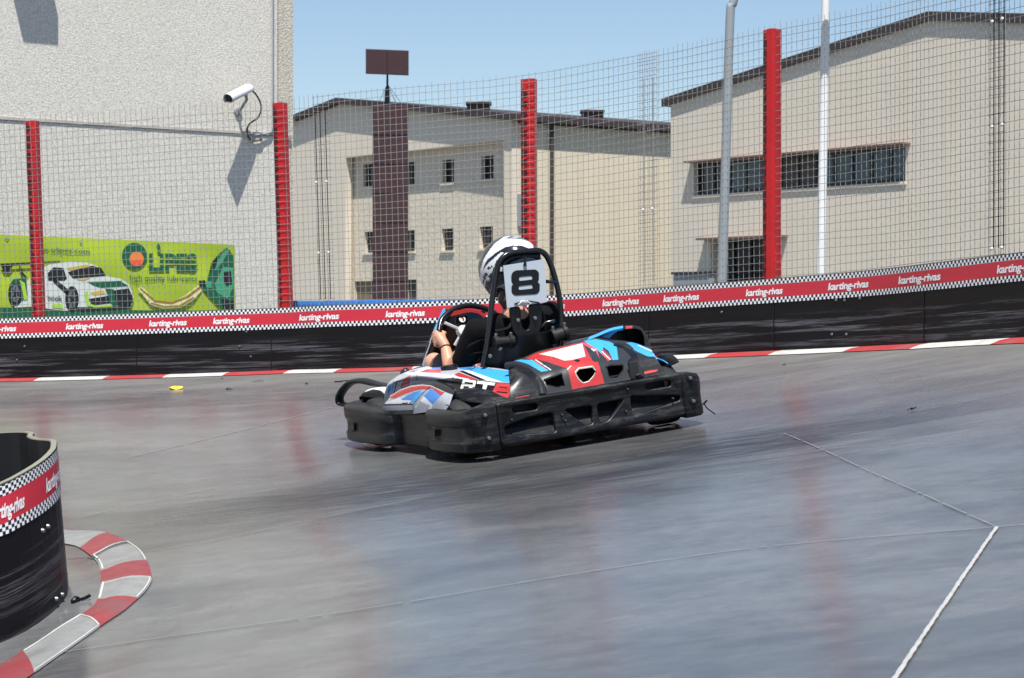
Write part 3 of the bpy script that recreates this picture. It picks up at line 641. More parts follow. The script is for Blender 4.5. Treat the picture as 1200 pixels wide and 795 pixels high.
for (ta_, za_), (tb_, zb_) in (((-.38, cr[1]-.38*sl), pk), (pk, (TL+.3, cr[1]))):
    A0 = WM1.w(ta_, za_, .3); B0 = WM1.w(tb_, zb_, .3); thk = UP*.26; back = D2*32+np.array([0, 0, 0])
    for q in (0,):
        a, b = A0, B0; c, d = b+back, a+back
        rf.quad(a+thk, b+thk, c+thk, d+thk); rf.quad(d+UP*.01, c+UP*.01, b+UP*.01, a+UP*.01); rf.quad(a+UP*.01, b+UP*.01, b+thk, a+thk); rf.quad(d+UP*.01, a+UP*.01, a+thk, d+thk); rf.quad(b+UP*.01, c+UP*.01, c+thk, b+thk)
ro = rf.build('roof', M_fascia, mbd)
for x0, y0, x1, y1 in ((546, 120.5, 576, 129), (680, 130, 708, 138.5)):
    yv = 84 if x0 < 600 else 90; p0, p1 = at(x0, y1+3, yv), at(x1, y0, yv); v = MB(); c = (p0+p1)/2; hw = (p1[0]-p0[0])/2; hz = (p1[2]-p0[2])/2
    v.box(c-UP*.05, ((hw*.9, 0, 0), (0, .4, 0), (0, 0, hz))); v.box(c+UP*(hz*.75), ((hw, 0, 0), (0, .5, 0), (0, 0, hz*.22))); v.build('roof_vent', M_fascia, ro)
tdp, _ = WM2.tz(645, 250); mb = MB(); mb.tube([WM2.w(tdp, cr[1]-.1, .1), WM2.w(tdp, 0, .1), WM2.w(tdp, ZB+.2, .1)], .085, 8); mb.build('downpipe', M_fascia, mbd, smooth=50)
mb = MB(); WM2.box(mb, .25, .6, 3.3, 4.6, .002, .12); mb.build('meter_box', M_galv, mbd, bevel=.02)
mb = MB(); tb0, _ = WM2.tz(614, 225); WM2.box(mb, tb0-.2, tb0+.1, 3.6, 4.0, .002, .2); mb.build('wall_lamp', M_frame, mbd, bevel=.02)
# --- right building: gable with a strip window
WR = Wall(at(786, 365, 70.0), -D1, N1)
rbd = thing('industrial_hall', 'large beige gabled hall with a long strip window and dark doorway on the right', 'building', WR.w(5, ZB))
ev, pk2, fr2 = WR.tz(786, 121), WR.tz(1090, 24.5), WR.tz(1200, 20.5)
TE = 2*pk2[0]
w0, w1 = WR.tz(813, 191.5), WR.tz(1061, 171); w0b, w1b = WR.tz(813, 229), WR.tz(1060, 213)
wz0, wz1 = (w0b[1]+w1b[1])/2, (w0[1]+w1[1])/2; dd0, dd1 = WR.tz(833, 283), WR.tz(913, 278)
dz = (dd0[1]+dd1[1])/2
mb = MB(); WR.plate(mb, [(0, ZB), (TE, ZB), (TE, ev[1]), (pk2[0], pk2[1]), (0, ev[1])], [rect(w0[0], w1[0], wz0, wz1), rect(dd0[0], dd1[0], ZB+.2, dz)], .3, -.15); mb.build('gable_wall', M_conc, rbd)
mb = MB(); mb.box(WR.w(.15, (ev[1]+ZB)/2, -15.2), (WR.d*.15, UP*(ev[1]-ZB)/2*.99, WR.n*14.85)); mb.box(WR.w(TE-.15, (ev[1]+ZB)/2, -15.2), (WR.d*.15, UP*(ev[1]-ZB)/2*.99, WR.n*14.85)); mb.build('side_wall', M_cream, rbd)
rf = MB()
for (ta_, za_), (tb_, zb_) in (((-.35, ev[1]-.1), pk2), (pk2, (TE+.35, ev[1]-.1))):
    A0 = WR.w(ta_, za_, .12); B0 = WR.w(tb_, zb_, .12); thk = UP*.27; back = -N1*30.4
    a, b = A0, B0; c, d = b+back, a+back
    rf.quad(a+thk, b+thk, c+thk, d+thk); rf.quad(d, c, b, a); rf.quad(a, b, b+thk, a+thk); rf.quad(d, a, a+thk, d+thk); rf.quad(b, c, c+thk, b+thk)
rf.build('roof', M_fascia, rbd)
nW = 12; wd = (w1[0]-w0[0])/nW; holes = [rect(w0[0]+i*wd+.05, w0[0]+(i+1)*wd-.05, wz0+.1, wz1-.06) for i in range(nW)]
fr = MB(); WR.plate(fr, rect(w0[0]+.002, w1[0]-.002, wz0+.002, wz1-.002), holes, .06, -.22); win = fr.build('window', M_frame, rbd)
for k in range(nW):
    g = MB(); WR.box(g, w0[0]+k*wd+.04, w0[0]+(k+1)*wd-.04, wz0+.09, wz1-.05, -.26, -.235)
    g.build('pane', M_glass if k in (0, 1, 4) else (M_blind if k in (5, 6) else M_glassb), win)
hd = MB(); WR.box(hd, w0[0]-.15, w1[0]+.2, wz1+.012, wz1+.07, .001, .34); hd.build('window_hood', M_hood, rbd); hd = MB(); WR.box(hd, dd0[0]-.3, dd1[0]+.4, dz+.012, dz+.08, .001, .42); hd.build('door_hood', M_hood, rbd)
si = MB(); WR.box(si, w0[0]-.05, w1[0]+.05, wz0-.10, wz0-.01, .001, .05); si.build('sill', M_conc, rbd)
dr = MB(); WR.box(dr, dd0[0]+.002, dd1[0]-.002, ZB+.2, dz-.002, -.5, -.32); do = dr.build('door', M_black, rbd)
for k in range(1, 4): t = dd0[0]+(dd1[0]-dd0[0])*k/4; dv = MB(); WR.box(dv, t-.04, t+.04, ZB+.2, dz-.05, -.319, -.26); dv.build('door_bar', M_frame, do)
lw = thing('low_wall', 'low grey block wall at the foot of the beige hall beside its doorway', 'wall', WR.w(1, ZB, 1.0))
WRo = Wall(WR.P0+N1*1.0, -D1, N1); a0, a1 = WRo.tz(790, 322), WRo.tz(832, 322); mb = MB(); WR.box(mb, a0[0], a1[0], ZB+.01, a0[1], .8, 1.05); mb.build('block_face', M_galv, lw, bevel=.02); mb = MB(); WR.box(mb, a0[0]-.05, a1[0]+.05, a0[1]+.001, a0[1]+.08, .75, 1.1); mb.build('coping', M_frame, lw)
# --- maroon tower sign
YT = 62.0
p0, p1 = at(436.5, 124, YT), at(477.5, 124, YT); ts = thing('tower_sign', 'maroon sheet metal tower with a small blank board on a mast above it', 'tower', ((p0[0]+p1[0])/2, YT, ZB))
mb = MB(); hw = (p1[0]-p0[0])/2; cxT = (p0[0]+p1[0])/2; zt = p0[2]
mb.abox((cxT-hw, YT, ZB), (cxT+hw, YT+.5, zt)); mb.build('column', M_maroon, ts, bevel=.02)
mb = MB()
for k in range(1, 9): z = ZB+(zt-ZB)*k/9; mb.abox((cxT-hw*1.0, YT-.006, z-.012), (cxT+hw*1.0, YT-.001, z+.012))
mb.build('sheet_seam', M_black, ts)
mz0, mz1 = at(453.5, 121, YT)[2], at(453.5, 86, YT)[2]; mx = at(453.5, 100, YT)[0]
mb = MB(); mb.tube([(mx, YT+.2, zt-.05), (mx, YT+.2, mz0+.35), (mx, YT+.2, mz0+.55), (mx, YT+.2, mz1+.1)], [.10, .085, .035, .03], 8); mb.build('mast', M_black, ts, smooth=50)
q = [at(428.8, 57.5, YT), at(479, 59.5, YT), at(478.5, 89, YT), at(428.8, 86.5, YT)]
mb = MB(); V = [np.array(x) for x in q]; mb.box(sum(V)/4, ((V[1]-V[0])/2, np.array([0, .06, 0]), (V[0]-V[3])/2)); bo = mb.build('board', M_maroon, ts, bevel=.015)
mb = MB(); c = sum(V)/4; mb.box(c+np.array([0, -.065, 0]), (np.array([.008, 0, 0]), np.array([0, .003, 0]), (V[0]-V[3])/2*.98)); mb.build('board_seam', M_black, bo)
for x, y in ((hw*.75, -.0), (-hw*.75, 0), (hw*.4, .4), (-hw*.4, .4)): gw = MB(); gw.tube([(mx, YT+.2, mz0+.6), (cxT+x, YT+.1+y, zt-.01)], .009, 4); gw.build('guy_wire', M_black, ts)
# --- poles behind the fence
YP = 24.5
b_, t_ = at(846, 330, YP), at(855.5, 22, YP); lp = thing('street_lamp', 'grey galvanised lamp post with curved top, beside the fourth red post', 'street lamp', (b_[0]-.03, YP, ZB))
mb = MB(); k = (t_-b_)/(t_[2]-b_[2]); base = b_+k*(ZB-b_[2])
c2 = [base, b_, (b_+t_)/2, t_, at(858.5, 6, YP), at(865, -12, YP), at(880, -30, YP), at(910, -46, YP), at(950, -54, YP)]
mb.tube(catmull(c2, 5), [.062+(.048-.062)*min(1, i/24) for i in range((len(c2)-1)*5+1)], 14); mb.build('pole', M_galv, lp, smooth=60)
mb = MB(); e = c2[-1]; mb.box(e+np.array([.35, 0, -.02]), ((.4, 0, .02), (0, .13, 0), (0, 0, .06))); mb.build('lamp_head', M_galv, lp, bevel=.03)
mb = MB(); mb.lathe([(.0, .0), (.14, 0), (.14, .03), (.08, .06)], base, UP, (1, 0, 0), 12); mb.build('base_plate', M_galv, lp)
b_, t_ = at(962, 322, YP+.5), at(968.3, -40, YP+.5); fp = thing('white_pole', 'plain white round pole standing between the fourth red post and the right edge', 'pole', (b_[0]-.02, YP+.5, ZB))
k = (t_-b_)/(t_[2]-b_[2]); base = b_+k*(ZB-b_[2]); mb = MB(); mb.tube([base, b_, (b_+t_)/2, t_, t_+k*2.0], [.06, .056, .052, .048, .044], 16); mb.build('shaft', M_whitepole, fp, smooth=60)
mb = MB(); mb.lathe([(0, 0), (.13, 0), (.13, .03), (.07, .05)], base, UP, (1, 0, 0), 12); mb.build('base_plate', M_galv, fp); mb = MB(); mb.lathe([(.045, -.02), (.06, .02), (.03, .08), (0, .09)], t_+k*2.0, UP, (1, 0, 0), 12); mb.build('finial', M_galv, fp)
# --- blue padded barrier seen over the wall
q0, q1 = at(342, 353.0, 27), at(565, 350.3, 25.5)
bl = thing('blue_barrier', 'strip of blue padded barrier showing over the track wall below the cream warehouse', 'barrier', (q0[0], 26, ZB))
mb = MB(); N = 5
for i in range(N):
    a = q0+(q1-q0)*(i/N); b = q0+(q1-q0)*((i+.985)/N); d = (b-a)/2; m_ = (a+b)/2; nn = np.array([d[1], -d[0], 0]); nn = nn/np.linalg.norm(nn)*.15; pad = MB(); pad.box(np.array([m_[0], m_[1], (m_[2]+ZB)/2+.05]), (np.array([d[0], d[1], 0]), nn, UP*((m_[2]-ZB)/2-.05)+0*d)); pad.build('pad', M_blue, bl, bevel=.05)
# --- small things on the track
def yl():
    p = ghit(206, 456.5); mb = MB(); P = []
    for i in range(7):
        u = i/6*2-1; P.append([p+np.array([u*.06, w*.045*math.sqrt(max(0, 1-u*u))+0, .014*math.sin(u*2+w*2)+.012]) for w in (-1, -.3, .4, 1)])
    mb.grid(P); o = mb.build('yellow_scrap', Mat('yellow_scrap_skin', srgb(225, 190, 60), .6).m, solid=.003, origin=p, smooth=60); tag(o, 'curled yellow scrap lying on the track near the far kerb', 'litter')
yl()
def scrap(px, py, size, lab, seed):
    r = random.Random(seed); p = ghit(px, py); mb = MB(); a = p.copy(); q = [a+np.array([0, 0, .012])]
    for i in range(7): a = a+np.array([r.uniform(.3, 1)*size*r.choice((1, 1, -.6)), r.uniform(-.5, .5)*size, 0]); q.append(np.array([a[0], a[1], gz(a[0], a[1])+.008+r.uniform(0, .014)]))
    mb.tube(catmull(q, 3), [size*.22*r.uniform(.5, 1.2) for _ in range(22)], 5, flat=.6)
    o = mb.build('rubber_scrap', M_black, origin=p, smooth=60); tag(o, lab, 'rubber scrap', 'rubber scraps lying on the track')
scrap(92, 704, .035, 'torn black rubber strip lying beside the worn near kerb', 3); scrap(101, 660, .012, 'tiny black crumb of rubber at the inner edge of the worn kerb', 4)
for k, (px, py, s) in enumerate(((270, 458, .03), (297, 449, .02), (357, 452, .02), (392, 449, .05), (262, 446, .012), (918, 430, .012), (1063, 483, .018))):
    scrap(px, py, s, ['thin dark rubber curl on the track, next one right of the yellow scrap', '', '', '', '', '', ''][k] or {1: 'small dark crumb just below the red kerb block left of the third white one', 2: 'dark rubber crumb on the track below the third white kerb block', 3: 'longer dark rubber strand just left of the kart nose', 4: 'tiny dark speck right against the far kerb', 5: 'tiny dark speck on the track near the right end of the far wall', 6: 'small dark crumb on the joint line right of the kart'}[k], 20+k)
# ------------------------------------------------------------------ kart
KM = Matrix(((KR[0], KF[0], KU[0], KO[0]), (KR[1], KF[1], KU[1], KO[1]), (KR[2], KF[2], KU[2], KO[2]), (0, 0, 0, 1)))
KROT = np.array([KR, KF, KU]); _ol = KROT@(-KO)
def K(px, py, Y=None, X=None, Z=None):
    dl = KROT@ray(px, py)
    i, v = (1, Y) if Y is not None else ((0, X) if X is not None else (2, Z))
    return _ol+(v-_ol[i])/dl[i]*dl
def kpx(p):
    w = KO+p[0]*KR+p[1]*KF+p[2]*KU; return CX+FPX*w[0]/w[1], HY-FPX*w[2]/w[1]
def Zm(x0, y0, sc): return lambda pts: [(x0+a/sc, y0+b/sc) for a, b in pts]
za, zb, zc, zd = Zm(390, 415, 6.115), Zm(490, 415, 6.115), Zm(600, 375, 6.115), Zm(715, 370, 6.115)
kart = thing('go_kart', 'black red white and blue rental go-kart with number 8 plate turning on the track', 'go-kart', M=KM)
def plastic(name, col, rough=.38, scuff=.35):
    m = Mat(name, col, rough, spec=.3); c = m.coord(); a = m.noise(m.coord('Object', (5, 5, 30)), 1, 6, .7); g = m.noise(c, 60, 3, .6)
    d = m.math('MULTIPLY', m.ramp(a, [(.48, (0,)*3), (.66, (scuff,)*3)]), m.ramp(g, [(.3, (.2,)*3), (.65, (1,)*3)]))
    m.link(m.mix(d, col, (.085, .085, .083, 1)), 'Base Color'); m.link(m.math('MULTIPLY_ADD', d, .6, rough), 'Roughness'); m.bump(g, .08, .003); return m.m
M_pl = plastic('black_plastic', (.0055, .006, .007, 1), .36, .5); M_pl2 = plastic('dark_plastic_inner', (.007, .007, .0075, 1), .5, .2); M_shell = plastic('grey_black_shell', (.022, .023, .025, 1), .25, .3)
M_tyre = worn('tyre_rubber', (.009, .009, .009, 1), .7, .3, 30, (.03, .028, .026, 1), .3); M_rimK = Mat('wheel_rim_alloy', (.35, .35, .36, 1), .3, .9).m
M_tube = Mat('black_tube_paint', (.008, .008, .009, 1), .22).m; M_steel = Mat('chassis_steel', (.25, .25, .25, 1), .4, .7).m
DEC = [('sticker_blue', (62, 160, 222)), ('sticker_red', (172, 50, 50)), ('sticker_white', (226, 228, 230)), ('sticker_black', (15, 15, 17)), ('sticker_silver', (168, 172, 180)), ('sticker_grey', (46, 48, 51)), ('sticker_deep_blue', (66, 136, 212)), ('sticker_pale_red', (214, 84, 88)), ('sticker_dirty_white', (208, 206, 198))]
BLU, RED, WHT, BLK, SIL, GRY, DBL, PRD, DWH, SHL = range(10)
M_dec = []
for nm, c in DEC:
    m = Mat(nm, srgb(*c), .35, spec=.4); cc_ = m.coord(); s_ = srgb(*c)
    m.link(m.mix(m.ramp(m.noise(cc_, 28, 5, .7), [(.5, (0,)*3), (.72, (.35,)*3)]), s_, tuple(x*.55 for x in s_[:3])+(1,)), 'Base Color'); M_dec.append(m.m)
M_dec.append(M_shell)
def loftpx(rows, name, decals, base, step=.0035, parent=kart, solid=.006, kind='Y', cut=()):
    """rows[i][j] = (px, py, depth): smooth sheet through the measured points, every little face takes the sticker it lies in"""
    R_ = [[K(p[0], p[1], **{kind: p[2]}) for p in row] for row in rows]
    R2 = []
    for row in R_:
        c = catmull(row, 40); R2.append(np.array(c))
    R2 = np.array(R2); L = max(np.linalg.norm(np.diff(r, axis=0), axis=1).sum() for r in R2)
    nU = int(L/step)+1; idx = np.linspace(0, R2.shape[1]-1, nU); R2 = np.stack([np.stack([np.interp(idx, np.arange(R2.shape[1]), r[:, k]) for k in range(3)], -1) for r in R2])
    cols = []
    Lv = max(np.linalg.norm(np.diff(R2[:, j], axis=0), axis=1).sum() for j in range(0, nU, 8)); nV = int(Lv/step)+1
    for j in range(nU):
        c = np.array(catmull(list(R2[:, j]), 24)); S = np.linspace(0, len(c)-1, nV); cols.append(np.stack([np.interp(S, np.arange(len(c)), c[:, k]) for k in range(3)], -1))
    bb = [(m_, pl, min(p[0] for p in pl), max(p[0] for p in pl), min(p[1] for p in pl), max(p[1] for p in pl)) for m_, pl in decals]
    def mf(c):
        q = kpx(c)
        for pl in cut:
            if inside(q, pl): return None
        k = base
        for m_, pl, x0, x1, y0, y1 in bb:
            if x0 <= q[0] <= x1 and y0 <= q[1] <= y1 and inside(q, pl): k = m_
        return k
    mb = MB(); mb.grid(cols, mf=mf); return mb.build(name, M_dec, parent, local=True, smooth=60, solid=solid)
def bar_px(a, b, w): # thin stroke as a polygon in measured pixels
    (x0, y0), (x1, y1) = a, b; d = math.hypot(x1-x0, y1-y0); nx, ny = -(y1-y0)/d*w/2, (x1-x0)/d*w/2
    return [(x0+nx, y0+ny), (x1+nx, y1+ny), (x1-nx, y1-ny), (x0-nx, y0-ny)]
# chassis: floor tray, rails, axle
mb = MB(); mb.abox((-.36, .35, .035), (.36, 2.0, .05)); mb.build('floor_tray', M_steel, kart, local=True, bevel=.005)
mb = MB()
for x in (-.38, .38): mb.tube([(x, .15, .07), (x, .9, .07), (x*.9, 1.5, .07), (x*.75, 2.1, .08)], .017, 8)
for y in (.2, .75, 1.45, 2.05): mb.tube([(-.38, y, .07), (.38, y, .07)], .016, 8)
for x in (-.38, .38): mb.tube([(x, .8, .07), (x*1.75, .9, .12), (x*1.75, 1.2, .12), (x, 1.3, .07)], .013, 8)
mb.build('chassis_frame', M_tube, kart, local=True, smooth=50)
mb = MB(); mb.tube([(-.68, .40, .141), (.68, .40, .141)], .022, 10); mb.build('axle', M_steel, kart, local=True, smooth=50)
def wheel(x, y, r, w, out):
    mb = MB(); h = w/2
    mb.lathe([(r*.52, -h*.85), (r*.6, -h), (r*.86, -h*1.02), (r*.97, -h*.8), (r, -h*.4), (r, h*.4), (r*.97, h*.8), (r*.86, h*1.02), (r*.6, h), (r*.52, h*.85)], (x, y, r-.03), (1, 0, 0), (0, 0, 1), 36)
    t = mb.build('wheel', M_tyre, kart, local=True, smooth=40)
    mb = MB(); o = out
    mb.lathe([(r*.53, -h*.8), (r*.53, 0), (r*.53, h*.86), (r*.56, h*.9), (r*.5, h*.8), (r*.46, h*.35), (r*.2, h*.3), (r*.18, h*.55), (0, h*.55)], (x, y, r-.03), (o, 0, 0), (0, 0, 1), 28); mb.build('rim', M_rimK, t, local=True, smooth=35)
wheel(-.63, .40, .171, .19, -1); wheel(.63, .40, .171, .19, 1); wheel(-.63, 1.86, .153, .14, -1); wheel(.63, 1.86, .153, .14, 1)
# rear bumper panel with moulded slots and pockets
mb = MB(); outer = rounded([(-.585, .05), (-.50, .036), (.50, .040), (.583, .05), (.583, .285), (.57, .293), (-.57, .289), (-.585, .28)], .02)
H_ = [rrect(-.49, .216, -.335, .252, .016), rrect(.35, .224, .512, .260, .016), rounded([(-.55, .105), (-.245, .075), (-.245, .185), (-.40, .178), (-.55, .150)], .018), rounded([(-.175, .19), (-.0, .19), (-.012, .085), (-.06, .085)], .02), rounded([(.03, .19), (.205, .195), (.09, .09), (.035, .085)], .02), rounded([(.245, .205), (.56, .165), (.56, .135), (.245, .092)], .018)]
add_mapped(mb, plate_mesh(outer, H_, .05, .010, 3), lambda a, b, c: (a, .025-c-.012*math.exp(-((b-.06)/.03)**2)-.010*math.exp(-((b-.275)/.02)**2), b))
rb = mb.build('rear_bumper', M_pl, kart, local=True, smooth=42)
mb = MB(); mb.abox((-.57, .09, .06), (.57, .10, .27)); mb.build('inner_panel', M_pl2, rb, local=True)
for x0, x1, z in ((-.55, -.245, .105), (-.17, -.01, .105), (.03, .20, .105), (.25, .56, .125)):
    mb = MB(); mb.quad((x0-.015, .012, z-.035), (x1+.015, .012, z-.035), (x1+.015, .085, z+.085), (x0-.015, .085, z+.085)); mb.build('pocket_floor', M_pl, rb, local=True, solid=.004)
def bolt(px, py, par, Y=-.0, r=.023):
    p = K(px, py, Y=Y); m1 = MB(); m1.lathe([(0, .004), (r*.9, .004), (r, 0)], p, (0, -1, 0), (0, 0, 1), 16); w_ = m1.build('bolt', M_pl2, par, local=True, smooth=40)
    m2 = MB(); m2.lathe([(0, .016), (r*.42, .015), (r*.5, .003)], p, (0, -1, 0), (0, 0, 1), 10); m2.build('bolt_head', M_bolt, par, local=True, smooth=40)
for q in ((658, 486), (735, 456), (788, 467), (662, 493), (733, 482), (599, 492)): bolt(q[0], q[1], rb, -.004, .008)
# side bumpers: swept sections
PROF = [(-.10, .03), (-.02, .022), (.0, .035), (.002, .085), (-.020, .098), (-.026, .115), (-.026, .178), (-.004, .190), (.002, .21), (.0, .255), (-.012, .275), (-.05, .287), (-.12, .285)]
FLATP = [(-.10, .03), (-.008, .026), (.0, .035), (.0, .085), (.0, .103), (.0, .135), (.0, .165), (.0, .188), (.0, .21), (.0, .258), (-.010, .280), (-.05, .290), (-.12, .288)]
def sweep(path, name, groove, zs=lambda s, L: 1.0, par=kart, dz=0.0, n=7, sx=1, closeends=True):
    pts = [np.array([x*sx, y, 0]) for x, y in catmull([np.array(p) for p in path], n)]; N = len(pts); mb = MB(); P = []
    S = np.concatenate([[0], np.cumsum([np.linalg.norm(pts[i+1]-pts[i]) for i in range(N-1)])])
    for i in range(N):
        t = pts[min(i+1, N-1)]-pts[max(i-1, 0)]; t /= np.linalg.norm(t); o = np.array([-t[1], t[0], 0])*sx
        g = groove(S[i], S[-1]); P.append([pts[i]+o*((1-g)*b[0]+g*a[0])+np.array([0, 0, dz+zs(S[i], S[-1])*((1-g)*b[1]+g*a[1])]) for a, b in zip(PROF, FLATP)])
    mb.grid(P); ob = []
    if closeends: mb.poly(P[0]); mb.poly(P[-1])
    return mb.build(name, M_pl, par, local=True, smooth=50, weld=True), pts
sm = lambda x: max(0, min(1, x))**2*(3-2*max(0, min(1, x)))
RLP = [(-.588, .0), (-.65, .004), (-.715, .045), (-.765, .14), (-.79, .32), (-.79, .52), (-.765, .66), (-.72, .75), (-.66, .80)]
for sx in (1, -1):
    rc, _ = sweep(RLP, 'corner_bumper', lambda s, L: sm((s-.14)/.14)*sm((L-s)/.15), sx=sx, zs=lambda s, L: 1-.09*sm((s-.05)/.22))
    md_, _ = sweep([(-.665, .72), (-.70, .80), (-.705, 1.05), (-.70, 1.28), (-.665, 1.36)], 'side_bumper', lambda s, L: .12, dz=-.012, zs=lambda s, L: .88, sx=sx)
    fc, _ = sweep([(-.66, 1.27), (-.73, 1.33), (-.785, 1.45), (-.81, 1.7), (-.81, 1.95), (-.785, 2.12), (-.72, 2.22), (-.60, 2.26)], 'corner_bumper', lambda s, L: .45*sm(s/.2)*sm((L-s)/.25), sx=sx, dz=-.008, zs=lambda s, L: .80+.10*sm((s-.15)/.5))
    if sx == 1:
        for par, pl in ((rc, zb([(70, 540), (130, 540), (132, 590), (75, 590)])), (fc, za([(118, 502), (160, 500), (162, 546), (120, 548)]))):
            q = [K(*p, X=-.779 if par is rc else -.806) for p in pl]; m1 = MB(); m1.poly(q); m1.build('slot', M_black, par, local=True, solid=.01)
        q = [K(*p, X=-.7035) for p in za([(355, 515), (420, 505), (440, 520), (440, 610), (420, 620), (372, 620), (372, 596), (415, 592), (415, 540), (358, 545)])]; m1 = MB(); m1.poly(q); m1.build('pocket_rib', M_pl2, md_, local=True, solid=.008)
        for p in ((467, 493), (470, 518)):
            q = K(*p, X=-.704); m1 = MB(); m1.lathe([(0, .006), (.012, .004), (.014, 0)], q, (-1, 0, 0), (0, 0, 1), 10); m1.build('bolt', M_black, md_, local=True)
        bolt(568, 486.5, rc, -.003); bolt(572.5, 513.5, rc, -.003)
    else: bolt(808.3, 443, rc, -.003); bolt(812, 470, rc, -.003)
mb = MB(); P = []
for x in np.linspace(-.62, .62, 24):
    P.append([(x, 2.27+.10*(1-(x/.62)**2)+o, z) for o, z in ((-.1, .03), (0, .03), (.02, .1), (-.02, .15), (.02, .2), (0, .27), (-.1, .28))])
mb.grid(P); mb.build('front_bumper', M_pl, kart, local=True, smooth=50, weld=True)
# nose wing loop at the front left (and its twin)
lp_ = [(452, 471, 1.95, -.55), (425, 473, 2.2, -.68), (402, 474, 2.42, -.75), (398, 466, 2.44, -.755), (404, 455, 2.40, -.73), (413, 448, 2.32, -.70), (425, 446.5, 2.2, -.66), (440, 450, 2.05, -.60), (456, 452.5, 1.9, -.52), (470, 452, 1.8, -.42)]
core = catmull([K(a, b, Y=c) for a, b, c, d in lp_], 6); wid = catmull([np.array([w]) for w in (.028, .030, .034, .040, .042, .044, .044, .038, .030, .020)], 6)
for sx in (1, -1):
    mb = MB(); mb.tube([np.array([p[0]*sx, p[1], p[2]]) for p in core], [float(w[0]) for w in wid], 10, flat=.42); mb.build('nose_loop', M_pl, kart, local=True, smooth=60)
    mb = MB(); mb.tube([np.array([q[0]*sx, q[1]-.01, q[2]+.002]) for q in core[2:10]], [.014]*8, 6); mb.build('nose_trim', worn('dull_red_trim', (.12, .03, .03, 1), .5), kart, local=True, smooth=60)
# mudguard domes over rear and front wheels
def dome(c, rad, tilt, name, mat=M_pl, yaw=0, lip=.6):
    mb = MB(); P = []
    for i in range(25):
        u = i/24*2-1; row = []
        for j in range(13):
            v = j/12*2-1; r2 = min(1, u*u+.0); z = max(0, 1-abs(u)**2.4)*max(0, 1-.75*abs(v)**2.6)
            x_, y_ = rad[0]*v*(1-.35*abs(u)**3), rad[1]*u; cy, sy = math.cos(yaw), math.sin(yaw)
            row.append((c[0]+x_*cy-y_*sy, c[1]+x_*sy+y_*cy, c[2]+rad[2]*z+tilt*u))
        P.append(row)
    mb.grid(P); return mb.build(name, mat, kart, local=True, smooth=60, solid=.012)
def guard(top, low, back, name, paint):
    o = loftpx([back, top, low], name, paint, BLK, step=.006, solid=.008); o.data.materials[BLK] = M_pl; return o
gt = [(507, 478, .62), (514, 470, .58), (524, 461, .50), (536, 457, .42), (550, 455.5, .36), (566, 456.5, .28), (584, 461, .20), (598, 467, .12), (608, 471.5, .07)]
gl = [(512, 480, .58), (519, 473, .54), (529, 468.5, .44), (539, 469, .35), (550, 471, .28), (563, 472.3, .20), (580, 473, .13), (596, 473.5, .07), (609, 473, .04)]
guard(gt, gl, [(a+3, b+1.5, c+.14) for a, b, c in gt], 'mudguard', [])
guard([(767, 420, .60), (772, 417, .54), (780, 415.3, .46), (788, 417, .38), (794.5, 421.8, .30)], [(770, 428, .46), (775.5, 430.5, .40), (782, 429.3, .36), (789, 426.4, .31), (795, 423.2, .27)], [(770, 419, .72), (775, 416.5, .66), (782, 415.2, .58), (789, 416.8, .50), (795, 421.5, .40)], 'mudguard', [])
ft = [(423, 463, 2.16), (428.4, 458.3, 2.08), (434, 456.2, 2.0), (441, 455, 1.93), (449, 454.2, 1.86), (454, 456, 1.80)]
fl_ = [(424, 464.5, 2.13), (430, 465.3, 2.04), (436, 466, 1.96), (442, 467.5, 1.89), (448, 470.5, 1.82), (453, 470, 1.77)]
fg = guard(ft, fl_, [(a+6, b+.5, c+.12) for a, b, c in ft], 'mudguard', [(WHT, za([(225, 275), (255, 250), (320, 238), (395, 236), (400, 285), (375, 290), (345, 262), (290, 252)]))])
mir = fg.data.copy(); mir.transform(Matrix.Scale(-1, 4, (1, 0, 0))); mir.flip_normals(); ms_ = list(fg.data.materials); mir.materials.clear(); link_mesh('mudguard', mir, ms_, kart, local=True)
# rear cowl
B_ = [(598, 471), (612, 469), (632, 464.5), (641, 463), (655, 460), (671, 457), (690, 453.5), (708, 450.5), (722, 448), (736, 445.5), (751, 443.5), (780, 437.5)]
M_ = [(598, 449), (612, 441), (630, 440.5), (646, 434.7), (657, 432), (669, 428), (686, 425), (701, 424), (714, 423), (733, 424), (749, 421), (768, 418)]
T_ = [(596, 431), (603, 423.5), (613, 420.8), (629, 413.8), (640, 411), (655, 408), (670, 405), (684, 401.5), (698, 398), (713, 400), (736, 402), (763, 409)]
U_ = [(596, 429), (604, 422), (614, 418.8), (630, 412), (641, 409), (656, 406), (671, 403), (685, 399.5), (698, 396.5), (713, 398.2), (736, 400.3), (762, 407.5)]
rows = [[(x, y, .055) for x, y in B_], [(x, y, .13) for x, y in M_], [(x, y, .30 if 2 < i < 10 else .24) for i, (x, y) in enumerate([((a+c)/2, (b*.48+d*.52)) for (a, b), (c, d) in zip(M_, T_)])], [(x, y, .50) for x, y in T_], [(x, y, .58) for x, y in U_]]
hexh = zc([(452, 380), (477, 350), (575, 336), (604, 370), (590, 402), (553, 444), (510, 456), (478, 430), (460, 400)])
cut = [hexh, zc([(230, 430), (355, 385), (380, 470), (325, 488), (245, 470)]), zc([(674, 338), (700, 326), (793, 322), (799, 360), (768, 400), (700, 411), (690, 405)]),
       [(714, 427.5), (729, 426.5), (730.5, 435.4), (723, 442.8), (714, 443)]]
